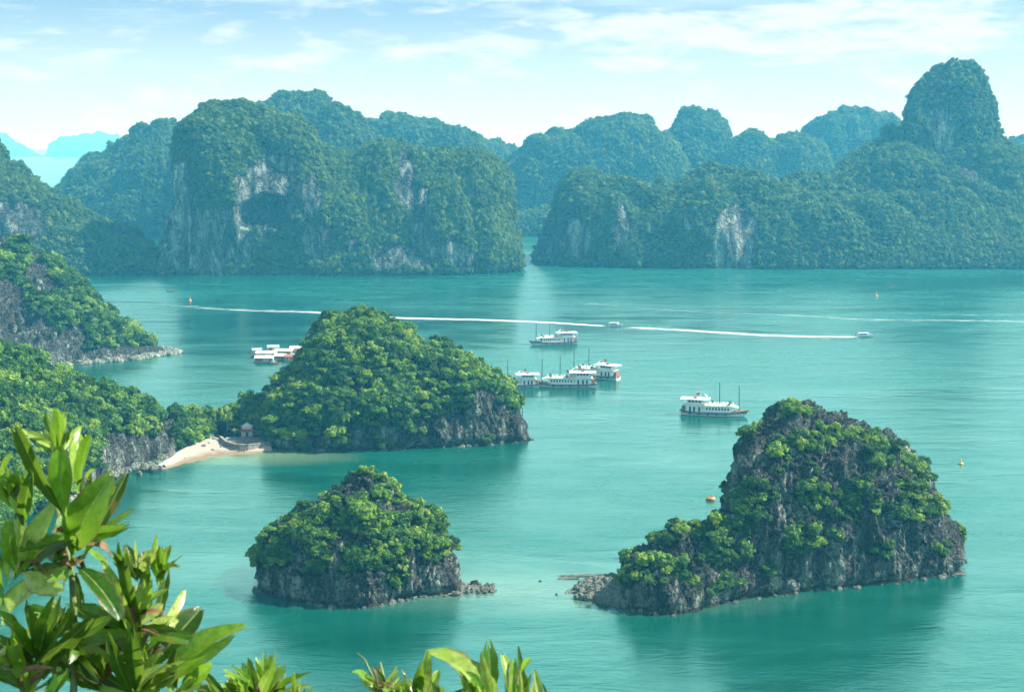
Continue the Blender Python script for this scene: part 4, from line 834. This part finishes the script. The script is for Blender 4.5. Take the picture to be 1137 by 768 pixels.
m = MB(); m.lathe([(1.1, 0.9), (1.0, 1.0), (0.5, 1.05)], 20); m.build('lid', M_wood, t)
m = MB(); m.tube([(0.25 * math.cos(a / 6 * math.pi), 0, 1.05 + 0.3 * math.sin(a / 6 * math.pi)) for a in range(7)], 0.05, 6); m.build('mooring_ring', M_dark, t)
m = MB(); m.lathe([(1.31, 0.1), (1.33, 0.12), (1.33, 0.4), (1.31, 0.42)], 20); m.build('band', M_red, t)
g_ = W(580, 462); t = thing('channel_marker', 'thin dark pole standing in the water off the cone island', 'pole', (g_.x, g_.y, 0))
m = MB(); m.tube([(0, 0, -1), (0, 0, 3.4)], [0.16, 0.12], 8); m.build('pole', M_dark, t); m = MB(); m.lathe([(0.2, 3.4), (0.05, 3.9)], 8); m.build('cap', M_grey, t)
# floating village
def fhouse(p, lb, wdt, dep, rz, wall1, wall2, canopy=False, ht=2.2, roofm=None):
    g_ = W(*p); t = thing('floating_house', lb, 'floating house', (g_.x, g_.y, 0), rz, 'houses of the floating village')
    m = MB(); m.box(-wdt / 2 - 0.8, wdt / 2 + 0.8, -dep / 2 - 0.8, dep / 2 + 0.8, 0.35, 0.6); m.build('raft_deck', M_grey, t)
    for k in range(max(2, int(wdt / 1.6))):
        m = MB(); x = -wdt / 2 + 0.3 + k * 1.6; m.tube([(x, -dep / 2 - 0.6, 0.12), (x, dep / 2 + 0.6, 0.12)], 0.34, 10); m.build('float', M_blue, t)
    if not canopy:
        m = MB(); m.box(-wdt / 2, wdt / 2, -dep / 2, dep / 2, 0.602, 0.6 + ht); wl_ = m.build('wall', wall1, t)
        m = MB(); m.box(-wdt / 2 + 0.1, -wdt / 2 + wdt * 0.42, -dep / 2 - 0.06, -dep / 2 - 0.004, 0.75, 0.4 + ht); m.build('shutter', wall2, wl_)
        m = MB(); m.box(wdt * 0.3, wdt * 0.42, -dep / 2 - 0.05, -dep / 2 - 0.004, 0.62, 0.2 + ht); m.build('door', M_dark, wl_)
    else:
        for x in (-wdt / 2 + 0.1, 0, wdt / 2 - 0.1):
            for y in (-dep / 2 + 0.1, dep / 2 - 0.1):
                m = MB(); m.tube([(x, y, 0.6), (x, y, 0.6 + ht)], 0.07, 6); m.build('post', M_wood, t)
        for k in range(5):
            m = MB(); x = -wdt / 2 + 0.6 + k * wdt / 5.2; m.box(x, x + 0.9, -dep / 2 + 0.3 + (k % 3) * 0.8, -dep / 2 + 1.2 + (k % 3) * 0.8, 0.602, 1.3); m.build('crate', [M_red, M_orange, M_wood, M_blue, M_cream][k], t)
    z = 0.602 + ht; m = MB(); a, b = wdt / 2 + 0.5, dep / 2 + 0.6
    m.add([(-a, -b, z), (a, -b, z), (a, b, z), (-a, b, z), (-a, 0, z + 0.9), (a, 0, z + 0.9), (-a, -b, z + .12), (a, -b, z + .12), (a, b, z + .12), (-a, b, z + .12), (-a, 0, z + 1.02), (a, 0, z + 1.02)],
          [(0, 4, 5, 1), (4, 3, 2, 5), (6, 7, 11, 10), (10, 11, 8, 9), (0, 1, 7, 6), (2, 3, 9, 8), (0, 6, 10, 4), (4, 10, 9, 3), (1, 5, 11, 7), (5, 2, 8, 11)]); m.build('roof', roofm or M_cream, t)
    m = MB()
    for sgn in (-1, 1):
        m.tube([(-wdt / 2 - 0.7, sgn * (dep / 2 + 0.7), 1.3), (wdt / 2 + 0.7, sgn * (dep / 2 + 0.7), 1.3)], 0.05, 5)
        for k in range(5): m.tube([(-wdt / 2 - 0.7 + k * (wdt + 1.4) / 4, sgn * (dep / 2 + 0.7), 0.55), (-wdt / 2 - 0.7 + k * (wdt + 1.4) / 4, sgn * (dep / 2 + 0.7), 1.32)], 0.05, 5)
    m.build('railing', M_wood, t)
    for k in range(3):
        m = MB(); x = -wdt / 2 - 0.3 + k * wdt * 0.4; m.lathe([(0.28, 0.602), (0.32, 0.9), (0.28, 1.25)], 10, (x, -dep / 2 - 0.35)); m.build('barrel', [M_blue, M_orange, M_red][k], t)
fhouse((294, 402.5), 'floating house with pale teal wall and brown shutter, front left of the village', 8, 3.6, 0.02, M_teal, M_wood, ht=1.8, roofm=M_cream)
fhouse((296, 396), 'floating house with broad white roof, behind the teal walled one', 9, 3.6, 0.12, M_white, M_grey, ht=1.3)
fhouse((303, 390), 'small white floating house at the rear left of the village', 5, 3, 0.35, M_white, M_wood, ht=1.6, roofm=M_teal)
fhouse((312, 400), 'floating house with blue floats, front middle of the village', 4.5, 3.2, -0.2, M_cream, M_red, True, 1.7)
fhouse((322, 400.5), 'open floating stall with red crates closest to the cone island', 4, 3, 0.15, M_cream, M_red, True, 1.5, roofm=M_tile)
fhouse((316, 394), 'long open floating shed with red and orange goods at the rear', 8, 3, -0.15, M_cream, M_red, True, 1.5)
fhouse((329, 391), 'cream roofed floating house at the rear right of the village', 5.5, 3, 0.2, M_plaster, M_red, ht=1.5, roofm=M_plaster)
fhouse((285, 392), 'low grey floating platform house at the far left of the village', 4, 3, 0.3, M_grey, M_white, ht=1.0, roofm=M_grey)
skiff((306, 404), 'wooden sampan moored at the front corner of the floating village', 0.4, 0.85); skiff((281, 396), 'wooden sampan off the left end of the floating village', 1.3, 0.8)
g_ = W(341, 390); t = thing('mast_pole', 'thin tall pole with white hut top behind the cone island', 'pole', (g_.x, g_.y, 0)); m = MB(); m.tube([(0, 0, -1), (0, 0, 10.5)], 0.09, 6); m.build('pole', M_grey, t); m = MB(); m.box(-.8, .8, -.8, .8, 3.8, 5.2, .2); m.build('hut', M_white, t)

# ------------------------------------------------------------------ wakes
def wake(pts, w0, w1, f0, f1, seed, lift=0.03):
    P = [np.array(gp(*p)) for p in pts]; Q = []
    for a, b in zip(P[:-1], P[1:]):
        n_ = max(2, int(np.linalg.norm(b - a) / 6)); Q += [a + (b - a) * k / n_ for k in range(n_)]
    Q.append(P[-1]); V = []; A_ = []; n_ = len(Q); Fc = []
    for i, q in enumerate(Q):
        d = Q[min(i + 1, n_ - 1)] - Q[max(i - 1, 0)]; d /= np.linalg.norm(d); nr = np.array([-d[1], d[0], 0]); s = i / (n_ - 1); wd = w0 + (w1 - w0) * s
        wob = 0.25 * wd * math.sin(i * 0.35 + seed)
        for k, (v, f_) in enumerate(((-1, 0), (-0.45, .6), (0, 1), (0.45, .6), (1, 0))):
            x = q + nr * (v * wd + wob); V.append((x[0], x[1], lift)); A_.append((f0 + (f1 - f0) * s) * f_ * (1 if 0 < i < n_ - 1 else 0.3) - (0.0 if f_ else 0.3))
    for i in range(n_ - 1):
        for k in range(4): Fc.append((i * 5 + k, i * 5 + k + 1, i * 5 + k + 6, i * 5 + k + 5))
    link('wake_foam', mesh_np('wake_foam', V, Fc, M_foam, attrs={'foam': A_}), kind='stuff')
wake([(958, 374), (900, 373.5), (840, 371.5), (770, 368), (690, 362.8)], 3.5, 14, 1.1, 0.6, 0)
wake([(678, 362), (620, 358.5), (520, 355), (430, 352), (330, 346.5), (220, 341), (130, 337)], 3.5, 20, 1.15, 0.34, 1, 0.035)
wake([(956, 374.5), (900, 377), (800, 377), (700, 373)], 1.5, 4, 0.62, 0.25, 7)
wake([(956, 373), (900, 370), (830, 366), (740, 360)], 1.5, 4, 0.60, 0.25, 8)
wake([(1200, 358), (1080, 356.5), (950, 354), (820, 348), (700, 341), (600, 334), (500, 330)], 9, 16, 0.60, 0.38, 2, 0.04)
wake([(1200, 350), (1040, 349), (860, 343), (740, 338)], 8, 12, 0.50, 0.35, 3, 0.045)
wake([(130, 324), (180, 326), (240, 330)], 8, 10, 0.45, 0.25, 9)
wake([(340, 331), (430, 334), (480, 335)], 6, 8, 0.35, 0.2, 4)
wake([(688, 428), (730, 434), (790, 440)], 1.0, 3, 0.35, 0.2, 5)
wake([(560, 644), (600, 647), (640, 655)], 0.4, 1.0, 0.55, 0.3, 6)

# ------------------------------------------------------------------ near hillside and shrubs in front of the camera
gm = []; nx, ny = 60, 60
for j in range(ny):
    y = -4 + 24 * (j / (ny - 1)) ** 1.3
    for i in range(nx):
        x = -14 + 28 * i / (nx - 1); gm.append((x, y, 0))
gm = np.array(gm, float); gm[:, 2] = 98.35 - np.maximum(gm[:, 1] - 2.6, 0) * 1.1 + 0.25 * fbm(gm, 4, 0.5, 3) - 0.04 * np.abs(gm[:, 0])
idx = np.arange(nx * ny).reshape(ny, nx); Fc = np.stack([idx[:-1, :-1], idx[:-1, 1:], idx[1:, 1:], idx[1:, :-1]], -1).reshape(-1, 4)
link('hilltop_ground', mesh_np('hilltop_ground', gm, Fc, M_rock, True, {'veg': np.full(len(gm), 0.7)}), kind='structure')
M_fleaf, t, b, o_ = newmat('glossy_leaf'); uv = nd(t, 'ShaderNodeUVMap'); sx = nd(t, 'ShaderNodeSeparateXYZ'); t.links.new(uv.outputs[0], sx.inputs[0])
oi = nd(t, 'ShaderNodeObjectInfo'); gg = nd(t, 'ShaderNodeNewGeometry')
va = mathn(t, 'ABSOLUTE', mathn(t, 'SUBTRACT', sx.outputs[1], 0.5))
n1 = noise(t, gg.outputs['Position'], 26, 5, 0.6); n2 = noise(t, gg.outputs['Position'], 90, 4, 0.65)
tone = mathn(t, 'ADD', mathn(t, 'MULTIPLY', oi.outputs['Random'], 0.75), mathn(t, 'MULTIPLY', n1, 0.35), clamp=True)
c = ramp(t, tone, [(0.2, (0.010, 0.045, 0.006)), (0.42, (0.05, 0.18, 0.010)), (0.62, (0.20, 0.39, 0.025)), (0.88, (0.50, 0.58, 0.16))])
vein = mathn(t, 'FRACT', mathn(t, 'ADD', mathn(t, 'MULTIPLY', sx.outputs[0], 11), mathn(t, 'MULTIPLY', va, -9)))
vm = ramp(t, vein, [(0.0, (1, 1, 1)), (0.1, (0, 0, 0)), (0.93, (0, 0, 0)), (1.0, (1, 1, 1))])
mr = ramp(t, va, [(0.015, (1, 1, 1)), (0.045, (0, 0, 0))])
vv = mathn(t, 'MAXIMUM', mathn(t, 'MULTIPLY', vm, 0.28), mathn(t, 'MULTIPLY', mr, 0.75))
c = mix(t, vv, c, (0.30, 0.38, 0.13))
edge = ramp(t, mathn(t, 'ADD', mathn(t, 'ADD', va, mathn(t, 'MULTIPLY', sx.outputs[0], 0.12)), mathn(t, 'MULTIPLY', n1, 0.35)), [(0.66, (0, 0, 0)), (0.76, (1, 1, 1))])
spot = ramp(t, mathn(t, 'ADD', mathn(t, 'MULTIPLY', n1, 0.65), mathn(t, 'MULTIPLY', n2, 0.35)), [(0.57, (0, 0, 0)), (0.64, (0.85, 0.85, 0.85))])
blot = ramp(t, n2, [(0.35, (0.55, 0.6, 0.5)), (0.6, (1.15, 1.1, 1.1))]); c = mix(t, 0.8, c, blot, 'MULTIPLY')
c = mix(t, mathn(t, 'MAXIMUM', mathn(t, 'MULTIPLY', edge, 0.85), spot), c, (0.20, 0.115, 0.05))
t.links.new(c, b.inputs['Base Color']); b.inputs['Roughness'].default_value = 0.27
bump(t, b, mathn(t, 'ADD', mathn(t, 'MULTIPLY', vv, -0.5), mathn(t, 'MULTIPLY', n2, 0.6)), 0.5, 0.003)
tr = nd(t, 'ShaderNodeBsdfTranslucent'); t.links.new(mix(t, 0.45, c, (0.35, 0.60, 0.04)), tr.inputs[0]); ms = nd(t, 'ShaderNodeMixShader', inp={0: 0.42})
t.links.new(b.outputs[0], ms.inputs[1]); t.links.new(tr.outputs[0], ms.inputs[2]); t.links.new(ms.outputs[0], o_.inputs[0])
M_dead = plain('dead_leaf', (0.20, 0.115, 0.05), 0.85, var=0.5, sc=40); M_stem = plain('green_stem', (0.16, 0.20, 0.07), 0.6, var=0.4, sc=30)
def leaf(base, tip, wpx, roll, bend, seed, parent, org, dead=False, d0=2.2, d1=2.2, rag=0.3):
    rr = np.random.default_rng(seed); B_ = at(base[0], base[1], d0); T_ = at(tip[0], tip[1], d1); tv = T_ - B_; L_ = np.linalg.norm(tv); td = tv / L_
    up = np.array([0.15, -0.75, 0.65]); up /= np.linalg.norm(up); n = up - td * (up @ td); n /= np.linalg.norm(n); s_ = np.cross(td, n)
    n, s_ = n * math.cos(roll) + s_ * math.sin(roll), s_ * math.cos(roll) - n * math.sin(roll)
    w_ = wpx * 0.86 / F * d0 * 0.5; ns, nv = 22, 11; V = []; U = []
    ph = rr.uniform(0, 6, 4); cut = np.interp(np.linspace(0, 1, nv), [0, .2, .35, .5, .65, .8, 1], 1 - rag * rr.uniform(0, 0.35, 7) * rr.choice([0.2, 1], 7))
    for i in range(ns):
        for j in range(nv):
            v = j / (nv - 1) * 2 - 1; s = i / (ns - 1) * cut[j]
            wd = w_ * (math.sin(math.pi * min(1, s ** 1.35 * 0.96 + 0.015)) ** 0.75) * (1 + 0.06 * math.sin(9 * s + ph[0]) + rag * 0.08 * math.sin(31 * s + ph[1] + v))
            p = B_ + td * L_ * s + s_ * v * wd + n * (bend * L_ * (s * (1 - s) * 1.6 - 0.25 * s * s) + 0.42 * abs(v) * wd + 0.10 * w_ * math.sin(10 * s + ph[2] + 2 * v) * abs(v))
            V.append(p - org); U.append((s, (v + 1) / 2))
    idx = np.arange(ns * nv).reshape(ns, nv); Fc = np.stack([idx[:-1, :-1], idx[1:, :-1], idx[1:, 1:], idx[:-1, 1:]], -1).reshape(-1, 4)
    me = mesh_np('leaf', V, Fc, M_dead if dead else M_fleaf, True); ul = me.uv_layers.new(name='UVMap'); U = np.array(U, np.float32); li = np.zeros(len(me.loops), np.int32); me.loops.foreach_get('vertex_index', li)
    ul.data.foreach_set('uv', U[li].ravel()); return link('leaf', me, parent)
def shrub(name, lb, root, stems, leaves, fans, d=2.2, seed=0):
    org = at(root[0], root[1], d); org = np.array([org[0], org[1], 98.2]); t = thing('shrub', lb, 'shrub', tuple(org), group='leafy shrub shoots in the foreground'); rr = random.Random(seed); k = 0
    for pts, r0, r1 in stems:
        P = [at(x, y, d + 0.02 * i) - org for i, (x, y) in enumerate(pts)]
        if pts[0][1] > 760: P = [np.array([P[0][0] * 0.5, P[0][1], 0.0])] + P
        m = MB(); n_ = len(P); m.tube(P, [r0 + (r1 - r0) * i / (n_ - 1) for i in range(n_)], 8); m.build('stem', M_stem, t, True)
    for (b_, tp, w_, rl, bd) in leaves:
        k += 1; leaf(b_, tp, w_, rl, bd, seed * 100 + k, t, org, d0=d + rr.uniform(-.02, .02), d1=d + rr.uniform(-.09, .09), rag=rr.choice([0.2, 0.5, 0.9]))
    for (cx, cy_, a0, a1, l0, l1, w0, n_, dead) in fans:
        for i in range(n_):
            k += 1; a = R(a0 + (a1 - a0) * (i + rr.random()) / n_); dd = rr.random() < dead * 0.45; l_ = rr.uniform(l0, l1) * (0.6 if dd else 1); bx_, by_ = cx + rr.uniform(-5, 5), cy_ + rr.uniform(-6, 6)
            leaf((bx_, by_), (bx_ + l_ * math.cos(a), by_ - l_ * math.sin(a)), w0 * rr.uniform(0.7, 1.2) * (0.6 if dd else 1), rr.uniform(-1.0, 1.0), rr.uniform(-0.15, 0.3) + (0.5 if dd else 0), seed * 100 + k, t, org, dead=dd, d0=d + rr.uniform(-.03, .03), d1=d + rr.uniform(-.1, .06), rag=0.8)
Z = lambda x, y: (x * 0.4274, 440 + y * 0.427)
def ZL(*a): return (Z(a[0], a[1]), Z(a[2], a[3]), a[4] * 0.4274, a[5], a[6])
shrub('s', 'tall leafy shoot at the left edge with the topmost leaf rosette', (70, 800),
      [([(80, 800), (84, 720), (80, 640), (70, 590), (62, 560)], 0.007, 0.004), ([(30, 800), (20, 740), (12, 690)], 0.005, 0.003), ([(62, 800), (60, 740), (78, 700), (80, 650)], 0.004, 0.003)],
      [ZL(175, 445, -10, 600, 105, 0.2, 0.2), ZL(150, 262, 66, 392, 60, -0.5, 0.1), ZL(168, 320, 152, 118, 68, 0.0, 0.15), ZL(160, 300, 28, 55, 52, -0.7, 0.1), ZL(185, 230, 205, 88, 55, 0.5, 0.2), ZL(205, 250, 232, 100, 52, -0.4, 0.1), ZL(190, 405, 285, 205, 115, 0.35, 0.35), ZL(198, 440, 318, 580, 80, -0.4, 0.2), ZL(185, 450, 85, 395, 66, 0.4, 0.1),
       ZL(205, 430, 345, 290, 38, -0.5, 0.1), ZL(215, 420, 335, 190, 42, 0.3, 0.1), ZL(240, 380, 345, 325, 26, 0.5, 0.1), ZL(60, 335, 5, 175, 50, 0.3, 0.1), ZL(65, 335, 48, 180, 52, -0.3, 0.1), ZL(60, 340, 82, 195, 46, 0.5, 0.1), ZL(62, 345, -20, 325, 46, 0.9, 0.1), ZL(110, 430, 15, 485, 66, 0.3, 0.15), ZL(190, 560, 62, 640, 76, -0.5, 0.2), ZL(190, 590, 350, 690, 88, -0.3, 0.2),
       ZL(10, 400, 5, 560, 60, 0.2, 0.1), ZL(40, 330, 20, 480, 46, 0.6, 0.1), ZL(150, 640, 110, 740, 56, 0.3, 0.1), ZL(140, 380, 90, 460, 60, 0.9, 0.2), ZL(60, 660, 140, 720, 50, -0.6, 0.1), ZL(185, 660, 260, 745, 46, 0.4, 0.1), ZL(150, 470, 160, 300, 40, 0.1, 0.1), ZL(30, 700, -20, 640, 55, 0.1, 0.1), ZL(190, 700, 120, 800, 60, 0.4, 0.2), ZL(50, 750, 110, 680, 40, 0.6, 0.1)],
      [(62, 500, 50, 150, 28, 52, 13, 12, 0.1), (98, 560, 30, 100, 30, 55, 13, 9, 0.15), (8, 560, 60, 120, 25, 60, 15, 6, 0.1), (80, 630, 0, 360, 18, 45, 12, 10, 0.45), (30, 768, 20, 160, 30, 80, 20, 10, 0.4), (75, 705, 0, 360, 20, 55, 16, 8, 0.4), (85, 600, -60, 240, 40, 80, 20, 9, 0.3), (20, 640, -40, 120, 40, 80, 26, 7, 0.3), (40, 740, 0, 180, 40, 90, 24, 12, 0.25)], 2.15, 1)
shrub('s', 'broad leafy shoot with long pale leaves right of the topmost rosette', (160, 800),
      [([(165, 800), (164, 740), (158, 690), (150, 650)], 0.007, 0.004), ([(160, 740), (175, 700), (182, 660)], 0.004, 0.003)],
      [ZL(385, 715, 525, 545, 88, 0.1, 0.2), ZL(400, 735, 638, 585, 64, -0.3, 0.25), ZL(400, 740, 575, 640, 56, 0.5, 0.2), ZL(375, 690, 268, 425, 46, 0.3, 0.1), ZL(380, 680, 305, 378, 42, -0.3, 0.1), ZL(400, 620, 436, 432, 36, 0.3, 0.1), ZL(395, 600, 372, 395, 34, -0.2, 0.1), ZL(410, 620, 484, 500, 34, 0.6, 0.1), ZL(365, 640, 160, 535, 32, -0.4, 0.05), ZL(360, 690, 205, 545, 44, 0.4, 0.1), ZL(345, 700, 190, 590, 80, -0.5, 0.2), ZL(390, 760, 490, 690, 60, 0.3, 0.1), ZL(370, 760, 290, 640, 60, 0.2, 0.1), ZL(380, 700, 460, 560, 60, 0.6, 0.2), ZL(370, 720, 200, 690, 50, 0.5, 0.2), ZL(400, 750, 610, 620, 40, 0.8, 0.15)],
      [(150, 640, 50, 150, 25, 50, 13, 14, 0.1), (175, 645, 40, 120, 25, 48, 12, 12, 0.1), (160, 720, 0, 180, 20, 50, 12, 14, 0.6), (150, 775, 20, 160, 40, 90, 24, 12, 0.2), (195, 768, 20, 100, 30, 60, 18, 6, 0.2), (150, 700, -20, 200, 40, 85, 20, 16, 0.3), (110, 760, 20, 160, 40, 80, 24, 10, 0.3)], 2.2, 2)
shrub('s', 'low ragged leaf tuft at the bottom left of the middle', (285, 800), [([(285, 800), (288, 775)], 0.006, 0.004)], [((270, 785), (215, 762), 22, 0.3, 0.1), ((255, 785), (222, 740), 12, 0.1, 0.1)],
      [(290, 785, 25, 160, 35, 66, 13, 46, 0.25), (260, 785, 60, 150, 25, 45, 12, 10, 0.2), (325, 790, 40, 110, 25, 45, 12, 10, 0.15)], 2.3, 3)
shrub('s', 'brown twiggy shoot with withered leaves at the bottom middle', (435, 800), [([(430, 800), (428, 760), (422, 735)], 0.004, 0.002), ([(455, 800), (465, 760), (474, 722)], 0.004, 0.002), ([(418, 760), (405, 732), (396, 724)], 0.002, 0.001)],
      [((415, 755), (391, 745), 11, 0.3, 0.1), ((455, 800), (476, 722), 20, 0.5, 0.1), ((470, 800), (487, 742), 18, -0.5, 0.1)],
      [(425, 770, 30, 150, 20, 42, 9, 22, 0.55), (462, 785, 50, 130, 30, 58, 14, 10, 0.5), (440, 790, 40, 140, 20, 45, 12, 10, 0.4)], 2.1, 4)
shrub('s', 'fresh green shoot with one big curled leaf and upright leaves at the bottom', (540, 800), [([(530, 800), (540, 770), (545, 740)], 0.005, 0.003), ([(570, 800), (574, 760), (578, 730)], 0.004, 0.002)],
      [((560, 800), (474, 716), 44, 0.5, 0.35), ((545, 800), (542, 706), 22, 0.1, 0.1), ((552, 800), (534, 722), 14, -0.5, 0.1), ((566, 800), (558, 722), 22, 0.6, 0.1), ((575, 800), (570, 728), 16, -0.5, 0.1), ((580, 800), (576, 716), 9, 0.2, 0.1), ((600, 800), (594, 742), 11, 0.2, 0.1), ((480, 790), (540, 765), 26, 0.1, 0.2), ((520, 800), (512, 750), 10, 0.3, 0.1), ((608, 800), (603, 758), 9, 0.2, 0.1), ((578, 750), (590, 728), 10, 0.2, 0.1)],
      [(530, 785, 40, 140, 20, 50, 12, 18, 0.2), (500, 800, 40, 140, 20, 45, 16, 8, 0.15), (580, 790, 60, 110, 25, 50, 9, 8, 0.1)], 2.0, 5)
